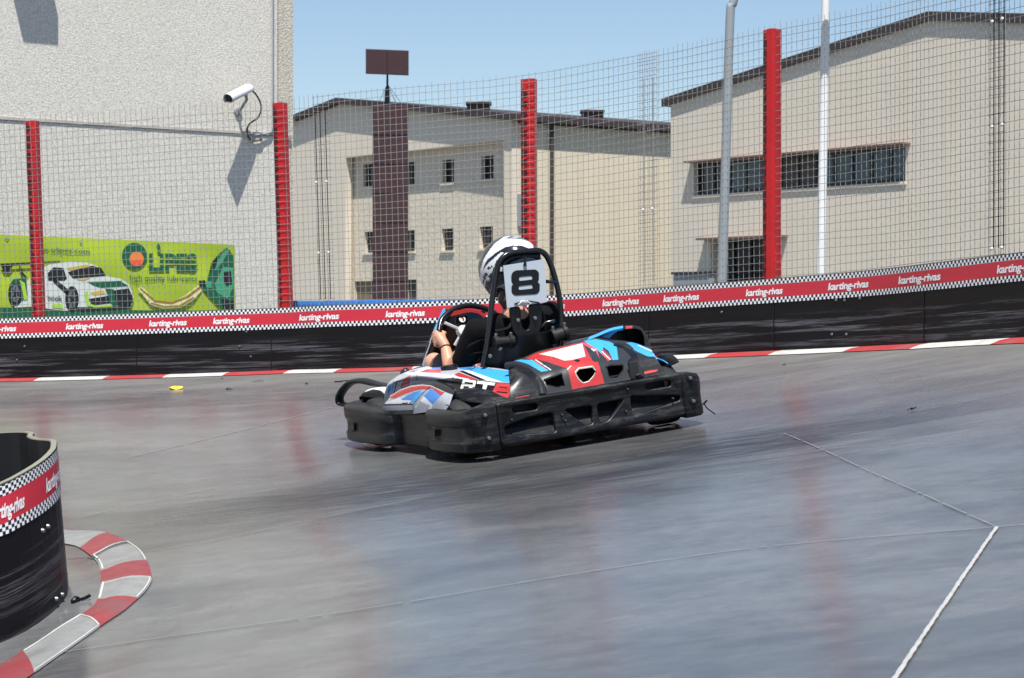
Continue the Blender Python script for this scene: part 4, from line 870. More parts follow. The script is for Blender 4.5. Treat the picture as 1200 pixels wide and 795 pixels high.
dec = [(BLK, [(590, 480), (634, 466), (630, 446), (624, 448), (618, 434), (596, 436)]), (SHL, zc([(0, 445), (40, 372), (100, 395), (150, 440), (190, 545), (0, 585)])), (BLK, zc([(20, 556), (160, 514), (178, 545), (20, 580)])), (RED, zc([(25, 556), (125, 535), (125, 543), (25, 564)])),
       (RED, zc([(95, 275), (180, 235), (320, 200), (505, 160), (575, 290), (615, 300), (665, 455), (432, 497), (400, 350), (290, 330), (160, 285)])),
       (GRY, zc([(285, 350), (395, 348), (320, 300), (170, 280)])), (RED, zc([(280, 330), (400, 345), (440, 325), (320, 290), (180, 270), (100, 275)])),
       (DWH, zc([(195, 245), (503, 168), (527, 262), (430, 287), (375, 292), (300, 265)])),
       (BLK, zc([(440, 290), (470, 282), (492, 292), (470, 304)])), (WHT, bar_px(*zc([(395, 357), (424, 328)]), .7)),
       (BLU, zc([(0, 300), (60, 285), (160, 288), (262, 365), (210, 372), (120, 318), (0, 315)])), (RED, zc([(140, 284), (168, 284), (255, 358), (240, 352)])), (WHT, bar_px(*zc([(168, 286), (280, 360)]), .9)), (GRY, zc([(180, 284), (285, 355), (390, 350), (250, 300)])),
       (BLK, zc([(0, 318), (120, 340), (190, 410), (250, 545), (190, 545), (150, 440), (95, 395), (0, 348)])),
       (GRY, zc([(520, 175), (620, 225), (640, 300), (585, 300)])), (PRD, zc([(500, 160), (560, 172), (640, 225), (690, 280), (700, 292), (640, 300), (600, 225), (520, 180)])), (GRY, zc([(610, 215), (690, 290), (640, 306), (622, 260)])), (WHT, bar_px(*zc([(622, 202), (705, 285)]), 1.0)), (RED, bar_px(*zc([(638, 198), (722, 285)]), 1.5)), (WHT, zc([(565, 205), (605, 213), (585, 226)])),
       (BLU, zc([(510, 150), (600, 138), (695, 155), (748, 180), (762, 285), (725, 288), (690, 220), (655, 195), (640, 240), (600, 205)])),
       (GRY, zc([(185, 410), (285, 362), (385, 352), (430, 500), (250, 545)])), (GRY, zc([(620, 310), (690, 292), (810, 290), (840, 460), (665, 462)])),
       (BLK, zd([(50, 200), (125, 215), (200, 280), (220, 360), (232, 440), (150, 460), (130, 345), (110, 290)])), (GRY, zd([(55, 215), (100, 240), (150, 300), (120, 330), (60, 320)])),
       (SHL, zd([(190, 262), (330, 290), (420, 420), (232, 445)])), (BLU, zd([(90, 198), (170, 190), (290, 243), (322, 294), (268, 292), (195, 258)])), (WHT, bar_px(*zd([(200, 212), (300, 255)]), 1.0)), (SIL, bar_px(*zd([(310, 270), (395, 400)]), 1.0)), (BLK, zd([(232, 393), (348, 373), (362, 412), (232, 438)])), (RED, zd([(243, 400), (340, 383), (342, 400), (246, 420)])), (PRD, bar_px(*zd([(246, 412), (325, 396)]), .8))]
cowl = loftpx(rows, 'rear_cowl', dec, GRY, cut=cut)
# inner dark box behind the openings + bevel frames round them
mb = MB(); mb.quad(K(626, 474, Y=.17), K(748, 455, Y=.17), K(742, 418, Y=.24), K(636, 434, Y=.24)); mb.build('cowl_inner', M_black, kart, local=True, solid=.004)
def frame_px(pl, Y, w, mat, name, par):
    q = [K(a, b, Y=Y) for a, b in pl]; m1 = MB(); m1.tube(q+[q[0]], w, 6); return m1.build(name, mat, par, local=True, smooth=40)
frame_px(hexh, .098, .006, M_dec[DWH], 'opening_rim', cowl)
for pl in cut[1:2]+[zc([(674, 338), (700, 326), (793, 322), (799, 360), (768, 400), (700, 411), (690, 405)])]: frame_px(pl, .098, .006, M_shell, 'grille_rim', cowl)
# raised black struts either side of the cowl
for pl, n_ in ((zc([(-40, 330), (40, 322), (120, 352), (170, 410), (205, 470), (222, 545)]), 0), (zd([(40, 203), (110, 222), (170, 280), (192, 340), (205, 400), (212, 448)]), 1)):
    ys = (.42, .36, .27, .17, .11, .055); mb = MB(); mb.tube(catmull([K(a, b, Y=y-.012) for (a, b), y in zip(pl, ys)], 5), [.026]*10+[.028]*8+[.028]*8, 10, flat=.8); mb.build('cowl_strut', M_shell, kart, local=True, smooth=60)
mb = MB(); q = [K(a, b, Y=.05) for a, b in zd([(135, 340), (195, 330), (215, 445), (150, 455)])]; mb.poly(q); mb.build('latch', M_shell, kart, local=True, solid=.02, smooth=30)
# air scoop on the far side pod
ys0, ys1 = .72, .92
mb = MB(); oo = catmull([np.array(p) for p in zd([(-60, 150), (10, 112), (60, 86), (145, 73), (215, 85), (255, 135), (285, 200), (300, 250)])], 5); ii = catmull([np.array(p) for p in zd([(-10, 165), (22, 135), (65, 108), (145, 92), (212, 102), (240, 145), (246, 190), (250, 230)])], 5)
for a, b, m_ in ((oo, ii, SHL),):
    P = [[K(o_[0], o_[1], Y=ys1+.16), K(o_[0], o_[1], Y=ys0+.03), K(o_[0]*.9+i_[0]*.1, o_[1]*.9+i_[1]*.1, Y=ys0), K(i_[0], i_[1], Y=ys0), K(i_[0], i_[1], Y=ys1)] for o_, i_ in zip(a, b)]
    mb.grid(P, mf=lambda c: (BLU if kpx(c)[0] < 726 else (PRD if 733 < kpx(c)[0] < 742 else SHL)))
sc_ = mb.build('air_scoop', M_dec, kart, local=True, smooth=50)
mb = MB(); mb.poly([K(p[0], p[1], Y=ys1-.01) for p in ii]+[K(*zd([(-10, 195)])[0], Y=ys1-.01)]); mb.build('scoop_mesh', M_black, sc_, local=True, solid=.004)
strp = [[(p[0], p[1], .62) for p in zc([(330, 215), (420, 165), (560, 128), (700, 70), (795, 48)])], [(p[0], p[1], .95) for p in zc([(330, 200), (420, 152), (560, 118), (700, 62), (795, 42)])]]
loftpx([strp[1], strp[0], [(a, b+4, c-.02) for a, b, c in strp[0]]], 'pod_top', [(BLU, zc([(540, 145), (700, 92), (800, 70), (800, 30), (690, 60), (560, 115)]))], GRY)
# left side pod: lettered panel, striped deck
cr_ = [(606, 449, .15), (598, 449.5, .2), (581.6, 448.5, .3), (560, 446, .42), (530, 441.8, .62), (508, 439, .9), (488, 438.7, 1.2), (471.8, 442, 1.45), (455.4, 449.3, 1.65), (451, 460, 1.8)]
bo_ = [(606, 470, .06), (598, 471, .09), (580, 467, .17), (556, 464, .30), (530, 459, .52), (505, 457, .90), (488, 456, 1.26), (470, 463, 1.52), (455, 474, 1.70), (451, 482, 1.80)]
tp_ = [(608, 437, .42), (606, 437, .45), (585, 433.6, .66), (567, 431.6, .86), (549, 430, 1.06), (528, 429, 1.3), (504.5, 429.5, 1.55), (484, 434, 1.75), (463, 443, 1.85), (453, 455, 1.92)]
bk_ = [(608, 436, .5), (606, 436, .53), (585, 432.6, .74), (567, 430.6, .94), (549, 429, 1.14), (528, 428, 1.38), (504.5, 428.5, 1.6), (484, 433, 1.8), (464, 442, 1.89), (454, 454, 1.95)]
dec = [(BLK, zb([(200, 150), (310, 172), (560, 202), (660, 208), (665, 290), (650, 340), (540, 300), (330, 290), (215, 260)])), (SHL, zb([(655, 200), (720, 140), (800, 160), (800, 360), (640, 345)])),
       (SIL, zb([(0, 150), (250, 165), (235, 225), (120, 190), (0, 205)])), (SIL, za([(640, 140), (600, 148), (500, 168), (390, 215), (360, 330), (385, 380), (430, 300), (560, 225), (640, 195), (760, 200), (760, 140)])),
       (WHT, zb([(-100, 135), (0, 132), (130, 138), (250, 157), (300, 176), (200, 165), (0, 152), (-60, 150)])), (PRD, zb([(20, 112), (160, 108), (165, 135), (20, 132)])), (RED, zb([(-60, 125), (60, 108), (90, 120), (0, 134)])), (WHT, zb([(-30, 128), (100, 84), (125, 86), (20, 126)])), (WHT, zb([(-60, 150), (60, 85), (90, 80), (0, 135)])),
       (WHT, zb([(240, 150), (290, 140), (440, 185), (380, 182), (300, 178)])), (RED, zb([(255, 150), (290, 132), (435, 186), (400, 186), (290, 165)])), (BLK, zb([(296, 125), (345, 115), (510, 190), (440, 187)])), (WHT, zb([(320, 118), (375, 118), (605, 202), (500, 192)])), (BLU, zb([(372, 120), (400, 92), (712, 128), (662, 206), (598, 200)])), (DBL, zb([(290, 95), (395, 92), (372, 120), (300, 108)])), (BLK, bar_px(*zb([(372, 120), (410, 92)]), .8)), (DBL, zb([(90, 88), (170, 86), (160, 108), (100, 106)])),
       # RT8 lettering
       (DWH, zb([(322, 178), (416, 192), (412, 208), (318, 196)])), (DWH, zb([(398, 190), (416, 192), (405, 236), (388, 230)])), (DWH, zb([(330, 213), (405, 222), (402, 237), (326, 229)])), (DWH, zb([(318, 196), (335, 198), (320, 252), (302, 247)])), (DWH, zb([(368, 232), (390, 236), (388, 254), (362, 250)])),
       (DWH, zb([(425, 192), (556, 207), (549, 227), (420, 212)])), (DWH, zb([(470, 214), (497, 217), (483, 268), (456, 262)])),
       (RED, zb([(567, 203), (655, 212), (666, 268), (645, 314), (562, 304), (530, 272)])), (BLK, zb([(580, 232), (640, 240), (638, 247), (578, 239)])), (BLK, zb([(562, 266), (640, 273), (640, 284), (560, 276)])), (BLK, bar_px(*zb([(558, 205), (528, 270)]), 1.0)),
       # same mark on the front of the pod
       (DBL, za([(398, 225), (420, 212), (412, 255), (400, 300), (390, 310)])), (GRY, bar_px(*za([(460, 190), (440, 280)]), 1.2)), (GRY, za([(432, 205), (505, 180), (500, 192), (430, 217)])), (DBL, bar_px(*za([(435, 190), (425, 270)]), 1.4)),
       (RED, za([(508, 178), (556, 150), (552, 205), (540, 236), (490, 255), (486, 232)])), (SIL, bar_px(*za([(506, 208), (546, 190)]), 1.0)), (SIL, bar_px(*za([(500, 235), (538, 218)]), .8)),
       (GRY, zb([(120, 185), (250, 168), (238, 230), (215, 270), (170, 205)])), (BLK, bar_px(*zb([(252, 165), (228, 235)]), 1.2)), (BLK, bar_px(*za([(600, 150), (608, 190)]), .7))]
pod = loftpx([bo_, [((a[0]+b[0])/2-.6, (a[1]+b[1])/2, (a[2]*.55+b[2]*.45)) for a, b in zip(bo_, cr_)], cr_, tp_, bk_], 'side_pod', dec, SIL)
# mirror twin on the far side
mir = pod.data.copy(); mir.transform(Matrix.Scale(-1, 4, (1, 0, 0))); mir.flip_normals(); mir.materials.clear()
link_mesh('side_pod', mir, M_dec, kart, local=True)
# arched panel between the wheels
A = [[(447, 486, -.735), (449, 476, -.73), (455.5, 467.5, -.69), (457, 464.5, -.64), (458, 463, -.58)], [(465, 486, -.735), (466, 473, -.72), (471, 459, -.67), (473, 455.5, -.62), (474, 454, -.56)], [(484, 485, -.735), (486, 470, -.715), (489, 453.5, -.66), (491, 449.5, -.61), (492, 448, -.55)], [(500, 483, -.735), (503, 468, -.71), (506, 452.5, -.65), (508, 447.5, -.60), (509, 446, -.55)], [(512, 482, -.735), (517, 470, -.71), (520, 458, -.65), (523, 451.5, -.60), (524, 450, -.55)], [(522, 481, -.735), (527, 474, -.71), (530, 465, -.66), (533, 458, -.61), (534, 456, -.56)]]
rowsA = [[(A[i][j][0], A[i][j][1], A[i][j][2]-(0, .012, .035, .05, .05)[j]) for i in range(6)] for j in range(5)]
decA = [(SIL, za([(340, 330), (760, 230), (900, 420), (340, 440)])), (WHT, za([(360, 350), (560, 290), (640, 300), (560, 362), (360, 368)])), (RED, [(455, 466.5), (468.5, 457.8), (481.6, 453.4), (494.7, 452.0), (505, 453.0), (521, 460.3), (516.5, 464.3), (503, 457), (494, 456.7), (485, 458.5), (472, 463), (462, 467.5)]),
        (DBL, [(471, 467), (485, 459.5), (494, 457.5), (483, 469.5), (470, 469)]), (BLU, [(488, 462), (498, 458.0), (487, 471), (479, 473.5)]), (DBL, [(505.5, 454.8), (516.5, 464.5), (507, 474.5), (496.5, 464.5)]), (WHT, [(496.5, 464.5), (507, 474.5), (505, 482), (486, 478)]), (SIL, [(492, 470), (504, 476), (500, 483), (486, 481)]), (BLK, bar_px((484, 474), (503.5, 453), .8)), (BLK, bar_px((484, 474), (484.3, 484), .9)), (BLK, bar_px((500.5, 457), (505, 453), .6)), (GRY, [(450, 473.6), (484, 473), (484, 475), (449, 475.8)]), (BLK, [(440, 482), (484, 480.5), (484, 490), (440, 490)]), (BLK, [(471, 472.3), (478, 472), (477, 473.4), (471, 473.4)]),
        (BLK, [(520, 459), (531, 463), (535, 452), (524, 447.5), (508, 444), (488, 446), (470, 454), (456, 465.2), (468.5, 456.8), (481.6, 452.2), (494.7, 450.8), (505, 451.8)])]
arch = loftpx(rowsA, 'side_panel', decA, SIL, kind='X')
mir = arch.data.copy(); mir.transform(Matrix.Scale(-1, 4, (1, 0, 0))); mir.flip_normals(); mir.materials.clear(); link_mesh('side_panel', mir, M_dec, kart, local=True)
# dark hull under the coloured shells
for sx in (1, -1):
    mb = MB(); P = []
    for y, xo, xi, z in ((.46, .56, .14, .33), (.8, .60, .26, .35), (1.3, .56, .28, .34), (1.7, .50, .26, .30), (1.95, .45, .25, .24)):
        P.append([(-sx*xo, y, .08), (-sx*xo, y, z*.75), (-sx*(xo-.08), y, z), (-sx*(xi+.05), y, z), (-sx*xi, y, z*.9), (-sx*xi, y, .08)])
    mb.grid(P); mb.poly(P[0]); mb.poly(P[-1]); mb.build('pod_hull', M_pl2, kart, local=True, smooth=40, weld=True)
# filler cap
q = K(527, 433.5, Y=1.02); mb = MB(); mb.lathe([(0, .030), (.045, .030), (.054, .022), (.054, .008), (.046, .0), (.046, -.03)], q, (0, .05, 1), (1, 0, 0), 24); mb.build('filler_cap', M_pl, kart, local=True, smooth=40)
# mirror-ish grey knob in front of the pod
q = K(475, 437, Y=1.9); mb = MB(); mb.lathe([(0, .03), (.02, .028), (.032, .012), (.034, -.02), (.03, -.06)], q, (-.3, .1, 1), (1, 0, 0), 16); mb.build('steering_column_boot', M_shell, kart, local=True, smooth=60)
# front fairing (number panel) ahead of the wheel
fq = [(521.5, 362, 1.62), (514, 378, 1.64), (505, 398, 1.68), (499, 416, 1.72), (496.5, 430, 1.74)]
rowsF = [[(a-1, b, c+.02) for a, b, c in fq], [(a+.5, b+.3, c) for a, b, c in fq], [(a+9, b+2, c-.02) for a, b, c in fq], [(a+26, b+4, c+.06) for a, b, c in fq], [(a+48, b+2, c+.10) for a, b, c in fq]]
fair = loftpx([list(r) for r in rowsF], 'front_fairing', [(BLU, [(519, 361), (523, 361), (521, 374), (513, 386), (509, 393), (505, 398)]), (SIL, [(513, 380), (505, 398), (499, 416), (495, 431), (497.6, 431), (500.5, 416), (506.5, 398), (514, 382)])], BLK, step=.008)
# steering wheel
wc = K(542.5, 388, Y=1.36); rimp = [(514.5, 388), (517, 376.5), (524, 368), (534, 361.8), (546, 358.6), (558, 359.2), (570, 362.5), (581, 369), (585, 382), (581, 400), (570, 415), (555, 425), (540, 427), (527, 420), (518, 405)]
rl = [K(a, b, Y=1.36+.10*((392-b)/40)) for a, b in rimp]; rl = catmull(rl+rl[:1], 5)
mb = MB(); mb.tube(rl, .0185, 10); sw = mb.build('steering_wheel', M_tube, kart, local=True, smooth=60)
hub = wc.copy(); mb = MB()
for p in ((521, 378.5), (533, 405), (578, 392)):
    q = K(*p, Y=1.365); mb.tube([hub, q], .0105, 6)
mb.lathe([(0, .02), (.035, .018), (.04, -.02)], hub, (0, -1, .4), (0, 0, 1), 14); mb.build('spoke_bracket', Mat('spoke_alloy', (.62, .62, .62, 1), .35, .3).m, sw, local=True, smooth=50)
q = K(540.5, 375.5, Y=1.375); mb = MB(); mb.box(q, ((.04, 0, 0), (0, .012, 0), (0, -.01, .03))); hp = mb.build('wheel_pad', M_black, sw, local=True, bevel=.008)
mb = MB(); ax = np.array([0, -1, .35]); ax /= np.linalg.norm(ax); mb.lathe([(0, .0), (.021, 0), (.021, -.004)], q+ax*.022, ax, (0, 0, 1), 18); em = mb.build('emblem', M_dec[DWH], sw, local=True)
mb = MB(); e1 = np.array([1, 0, 0]); e2 = np.cross(ax, e1); add_mapped(mb, plate_mesh(rounded([(-.012, .012), (.002, .013), (.012, .003), (.010, -.012), (-.002, -.012), (.003, .0)], .003), (), .002), lambda a, b, c: q+ax*.0235+e1*a+e2*b); mb.build('emblem_mark', M_dec[RED], em, local=True)
mb = MB(); rr = [K(a, b, Y=1.42) for a, b in ((526, 366), (538, 363.5), (550, 362.5), (560, 364), (568, 368))]; r2 = [K(a, b, Y=1.42) for a, b in ((526, 371), (538, 368.5), (550, 365.5), (560, 367.5), (568, 373))]; mb.grid([rr, r2]); mb.build('wheel_trim', M_dec[RED], sw, local=True, solid=.006)
mb = MB(); mb.tube([hub, hub+np.array([0, .28, -.32])], .012, 8); mb.build('steering_column', M_steel, kart, local=True, smooth=50)
# seat, roll hoop, headrest, number plate
mb = MB(); P = []
for k in range(9):
    u = k/8*2-1; P.append([(-.0+.235*u+.03*w, .86-.10*u*u*-1+.16*(abs(u)**3)-.10*w+.0, .12+.48*w) for w in np.linspace(0, 1, 7)])
mb.grid(P); mb.build('seat', M_black, kart, local=True, solid=.015, smooth=60)
mb = MB(); mb.abox((-.21, .95, .10), (.21, 1.35, .13)); mb.build('seat_base', M_black, kart, local=True, bevel=.01)
hp_ = [(566, 431), (571, 402), (574.5, 372), (578, 342), (582.5, 316), (586.5, 305.5), (594, 298.5), (606, 295.8), (619, 294.5), (631, 294), (639.5, 299), (646, 312), (652, 332), (656, 352), (658, 374), (657, 394), (656.5, 410)]
hoop = [K(a, b, Y=.83) for a, b in hp_]; mb = MB(); mb.tube(catmull(hoop, 5), .0175, 12); hpo = mb.build('roll_hoop', M_tube, kart, local=True, smooth=60)
mb = MB(); mb.tube(catmull([K(a, b, Y=.845) for a, b in ((588, 312), (596, 304), (607, 301.5), (620, 300.5), (632, 300.5))], 4), .020, 8); mb.build('hoop_pad', M_black, hpo, local=True, smooth=60)
mb = MB(); mb.tube([K(653, 330, Y=.82), K(646, 331, Y=.80), K(640.5, 330, Y=.795)], [.010, .009, .012], 8); mb.build('hoop_peg', M_tube, hpo, local=True)
HU = [(596.5, 360), (609, 359), (610.3, 380), (613, 386.5), (618, 387), (620.5, 381), (619.5, 357), (634, 355), (634.5, 378), (631.5, 391), (624, 398.5), (613, 399.5), (603, 394), (598.5, 382)]
def flat_px(pl, Y, depth, name, mat, par, bevel=.004, holes=()):
    o = [K(a, b, Y=Y) for a, b in pl]; hs = [[(K(a, b, Y=Y)[0], K(a, b, Y=Y)[2]) for a, b in h] for h in holes]
    m1 = MB(); add_mapped(m1, plate_mesh([(p[0], p[2]) for p in o], hs, depth, bevel), lambda a, b, c: (a, Y-c, b)); return m1.build(name, mat, par, local=True, smooth=40)
hr = flat_px(rounded(HU, 4), .80, .03, 'headrest_bracket', M_black, kart, .008)
for c0, c1, r, nm in (((578.5, 402), (601.5, 400), .036, 0), ((646, 395.5), (663.5, 389.5), .044, 1)):
    a, b = K(*c0, Y=.79), K(*c1, Y=.79); mb = MB(); d = b-a; L = np.linalg.norm(d); mb.lathe([(0, 0), (r, 0), (r*1.08, .004), (r*1.08, L*.22), (r*.9, L*.25), (r*.9, L*.75), (r*1.08, L*.78), (r*1.08, L), (0, L)], a, d, (0, 0, 1), 20); cl = mb.build('hoop_clamp', M_pl2, kart, local=True, smooth=35)
    for t in (.12, .88): mb = MB(); mb.lathe([(0, .02), (.009, .018), (.01, 0)], a+d*t+np.array([0, -.01, r]), (0, -.3, 1), (1, 0, 0), 8); mb.build('bolt', M_bolt, cl, local=True)
for q_ in ((586, 409), (574.5, 417.5), (607, 375.5), (627, 373)): mb = MB(); mb.lathe([(0, .012), (.010, .010), (.013, 0)], K(*q_, Y=.775), (0, -1, 0), (0, 0, 1), 10); mb.build('bolt', M_bolt, kart, local=True, smooth=40)
mb = MB(); mb.tube(catmull([K(a, b, Y=.80) for a, b in ((580, 388), (590, 386), (597, 383), (601, 376))], 4), .009, 6); mb.build('stay_tube', M_tube, kart, local=True, smooth=60)
mb = MB(); mb.tube([K(632, 385, Y=.82), K(640, 378, Y=.80), K(650, 376, Y=.80)], .010, 6); mb.build('stay_tube', M_tube, kart, local=True, smooth=60)
M_plate = worn('plate_grey', srgb(172, 182, 190), .45, .12, 8, (.4, .4, .4, 1), .2)
npl = flat_px([(589.6, 311.6), (637.6, 304), (641, 354.2), (594, 361)], .765, .006, 'number_plate', M_plate, kart, .001)
W8 = lambda x, y: (540+x/4.417, 260+y/4.417)
o8 = rounded([(268, 262), (285, 252), (388, 247), (404, 262), (404, 300), (396, 312), (409, 322), (408, 358), (394, 374), (280, 382), (263, 368), (262, 336), (272, 322), (262, 312), (261, 280)], 9)
h8 = [rounded([(300, 286), (368, 279), (372, 299), (302, 307)], 8), rounded([(298, 334), (369, 325), (373, 346), (300, 354)], 8)]
flat_px([W8(*p) for p in o8], .7605, .003, 'numeral', M_black, npl, 0, [[W8(*p) for p in h] for h in h8])
mb = MB(); mb.tube([K(615, 301, Y=.77), K(615.4, 308, Y=.758), K(615.2, 312, Y=.757)], [.007, .008, .012], 6); mb.tube([K(603, 356.5, Y=.757), K(616, 352.5, Y=.752), K(632, 355, Y=.757)], .0045, 5); mb.build('cable_tie', M_black, npl, local=True)
mb = MB(); mb.tube([K(607, 357, Y=.756), K(612, 353, Y=.752), K(618, 353, Y=.752), K(622, 356, Y=.756)], .006, 5); mb.build('tie_tail', M_white, npl, local=True)
# loose cable ends at the right rear corner
mb = MB(); mb.tube(catmull([K(a, b, Y=.05) for a, b in ((825, 473), (827, 476.5), (829, 479), (833, 482), (838, 485.5))], 3), .004, 4); mb.tube([K(824, 474, Y=.05), K(828.5, 469.5, Y=.05)], .006, 4); mb.build('loose_strap', M_black, kart, local=True)
# ------------------------------------------------------------------ driver
def remesh_build(mb, name, mat, parent, vox, smooth_it=4, fac=.5):
    me = mb.mesh('tmp'); o = bpy.data.objects.new('tmp', me); COL.objects.link(o)
    r = o.modifiers.new('r', 'REMESH'); r.mode = 'VOXEL'; r.voxel_size = vox
    s = o.modifiers.new('s', 'SMOOTH'); s.iterations = smooth_it; s.factor = fac
    return link_mesh(name, baked(o), mat, parent, local=True, smooth=180)
def ball(mb, c, r, seg=18):
    c = np.array(c, float); r = np.array(r if hasattr(r, '__len__') else [r]*3, float)
    P = [[c+r*np.array([math.sin(a)*math.cos(b), math.sin(a)*math.sin(b), math.cos(a)]) for a in np.linspace(.001, math.pi-.001, 12)] for b in np.linspace(0, 2*math.pi, seg, endpoint=False)]
    n = len(mb.v); mb.grid(P, closed_u=True)
def limb(mb, pts, rs, sides=12, flat=1.0):
    c = catmull(pts, 5); rr = [float(x[0]) for x in catmull([np.array([r]) for r in rs], 5)]; mb.tube(c, rr, sides, flat=flat)
    ball(mb, pts[0], rs[0]); ball(mb, pts[-1], rs[-1])
M_skin = Mat('skin', (.52, .27, .17, 1), .5); M_skin.set('Subsurface Weight', .08); M_skin = M_skin.m
M_shirt = worn('black_cotton', (.0035, .0035, .004, 1), .85, .3, 12, (.008, .008, .009, 1), .3, spec=.15); M_short = worn('brown_grey_cotton', (.10, .07, .06, 1), .85, .2, 12); M_hair = worn('brown_hair', (.085, .045, .032, 1), .6, .4, 60)
M_shoe = Mat('shoe_dark', (.03, .03, .035, 1), .6).m
drv = thing('person', 'driver in a white and black helmet and black t-shirt seated in the go-kart', 'person', M=KM@Matrix.Translation((0, 1.0, .12)))
IT = np.array([0, 1.0, .12])
def D(px, py, Y): return K(px, py, Y=Y)-IT
def Dl(x, y, z): return np.array([x, y, z])-IT
headc = D(599, 316, 1.0); nape = D(600, 350, .97); nb = D(604, 372, .96)
shL, shR = D(559, 388, 1.0), D(645, 368, .98); pel = Dl(.0, 1.05, .22); chest = D(603, 395, 1.0)
elL, wrL, haL = D(528, 433, 1.18), D(521.5, 405.5, 1.27), D(518.5, 394, 1.335)
elR, wrR, haR = D(640, 408, 1.22), D(598, 402, 1.34), D(583, 398, 1.36)
knL, knR = D(509, 425, 1.52), Dl(.20, 1.58, .44); hipL, hipR = Dl(-.11, 1.08, .22), Dl(.12, 1.08, .22); anL, anR = Dl(-.13, 1.98, .17), Dl(.15, 1.98, .17)
b = MB()
limb(b, [pel, (pel+chest)/2, chest, nb], [.14, .145, .15, .09]); limb(b, [nb, nape, headc], [.085, .062, .07]); ball(b, headc+np.array([0, .0, .0]), (.085, .098, .115))
fdir = np.array([-.72, .68, -.08]); fdir /= np.linalg.norm(fdir)
ball(b, headc+fdir*.095+np.array([0, 0, -.02]), (.02, .02, .024)); ball(b, headc+fdir*.07+np.array([0, 0, -.085]), (.04, .04, .035))
lat = np.cross(fdir, [0, 0, 1.]); lat /= np.linalg.norm(lat)
for s in (-1, 1): ball(b, headc+lat*.088*s+np.array([0, 0, -.01]), (.015, .022, .032)); ball(b, headc+fdir*.085+lat*.033*s+np.array([0, 0, .012]), .014)
for sh, el, wr, ha, hip, kn, an in ((shL, elL, wrL, haL, hipL, knL, anL), (shR, elR, wrR, haR, hipR, knR, anR)):
    limb(b, [sh, sh*.5+el*.5, el], [.06, .050, .041]); limb(b, [el, el*.6+wr*.4, wr], [.041, .041, .029]); limb(b, [chest+(sh-chest)*.3, sh], [.10, .062])
    limb(b, [hip, hip*.5+kn*.5, kn], [.095, .085, .062]); limb(b, [kn, kn*.65+an*.35, an], [.06, .058, .042]); limb(b, [an, an+np.array([0, .09, -.06]), an+np.array([0, .19, -.02])], [.042, .04, .032])
# hands: palm, four bent fingers closed round the rim, thumb from the side
def hand(wr, ha, rim_t, inward):
    n_ = len(rl); rp = rl[int(rim_t*n_) % n_]-IT; rt = rl[(int(rim_t*n_)+2) % n_]-rl[(int(rim_t*n_)-2) % n_]; rt /= np.linalg.norm(rt)
    out = rp-(wc-IT); out -= rt*np.dot(out, rt); out /= np.linalg.norm(out); tow = np.array([0, -1, .25]); tow -= rt*np.dot(tow, rt)+0; tow -= out*np.dot(tow, out); tow /= np.linalg.norm(tow)
    palm = rp+tow*.036+out*.018
    limb(b, [wr, wr*.45+palm*.55, palm], [.031, .034, .030]); 
    for k, ln in enumerate((.92, 1.0, .96, .78)):
        o = rt*((k-1.5)*.0215); base = palm+o+out*.010
        limb(b, [base, rp+o+out*.042+tow*.018, rp+o+out*.040*ln-tow*.012, rp+o+out*.010-tow*.036*ln, rp+o-out*.022*ln-tow*.026], [.0125, .0118, .0108, .0098, .0085], 8)
    limb(b, [wr*.35+palm*.65-out*.02, palm-out*.030+rt*.018*inward, rp-out*.034+rt*.034*inward+tow*.010, rp-out*.022+rt*.052*inward-tow*.004], [.016, .0145, .0125, .010], 8)
hand(wrL, haL, 14.35/15, -1 if False else 1); hand(wrR, haR, 8.3/15, 1)
remesh_build(b, 'body', M_skin, drv, .0055, 3)
# t-shirt
t = MB()
limb(t, [Dl(.0, 1.03, .25), (pel+chest)/2+np.array([0, -.02, 0]), chest+np.array([.0, -.01, -.02])], [.175, .18, .175])
limb(t, [chest+(shL-chest)*.25, chest*.2+shL*.8, shL+np.array([.0, 0, -.012])], [.14, .095, .078]); limb(t, [chest+(shR-chest)*.25, chest*.2+shR*.8, shR+np.array([0, 0, -.012])], [.14, .098, .080])
limb(t, [D(583, 381, .96), D(604, 388, .93), D(630, 374, .96)], [.075, .085, .08])
limb(t, [shL, shL*.55+elL*.45+np.array([.03, -.01, 0]), shL*.25+elL*.75+np.array([.030, -.02, .0])], [.080, .086, .072]); limb(t, [shR, shR*.5+elR*.5, shR*.15+elR*.85], [.08, .075, .066])
for k, (a_, b_) in enumerate((((548, 405), (575, 398)), ((545, 418), (572, 414)), ((556, 392), (572, 384)), ((610, 395), (640, 388)), ((543, 412), (560, 402)))):
    limb(t, [D(*a_, .90), (D(*a_, .90)+D(*b_, .86))/2+np.array([0, -.012, .012]), D(*b_, .88)], [.006, .009, .006], 6)
remesh_build(t, 't_shirt', M_shirt, drv, .010, 5)
s = MB()
for hip, kn in ((hipL, knL), (hipR, knR)): limb(s, [hip, hip*.5+kn*.5, hip*.12+kn*.88], [.115, .105, .082])
limb(s, [hipL, pel, hipR], [.12, .15, .12]); remesh_build(s, 'shorts', M_short, drv, .010, 4)
for i_, an in enumerate((anL, anR)):
    s = MB(); limb(s, [an+np.array([0, -.04, -.03]), an+np.array([0, .06, -.065]), an+np.array([0, .21, -.03])], [.05, .052, .042]); remesh_build(s, 'shoe', M_shoe, drv, .009, 3)
h = MB(); limb(h, [D(592, 344, .955), D(591.5, 352, .945), D(592, 360, .95)], [.04, .042, .018]); limb(h, [D(602, 338, .95), D(602, 352, .94)], [.055, .045]); remesh_build(h, 'hair', M_hair, drv, .007, 2)
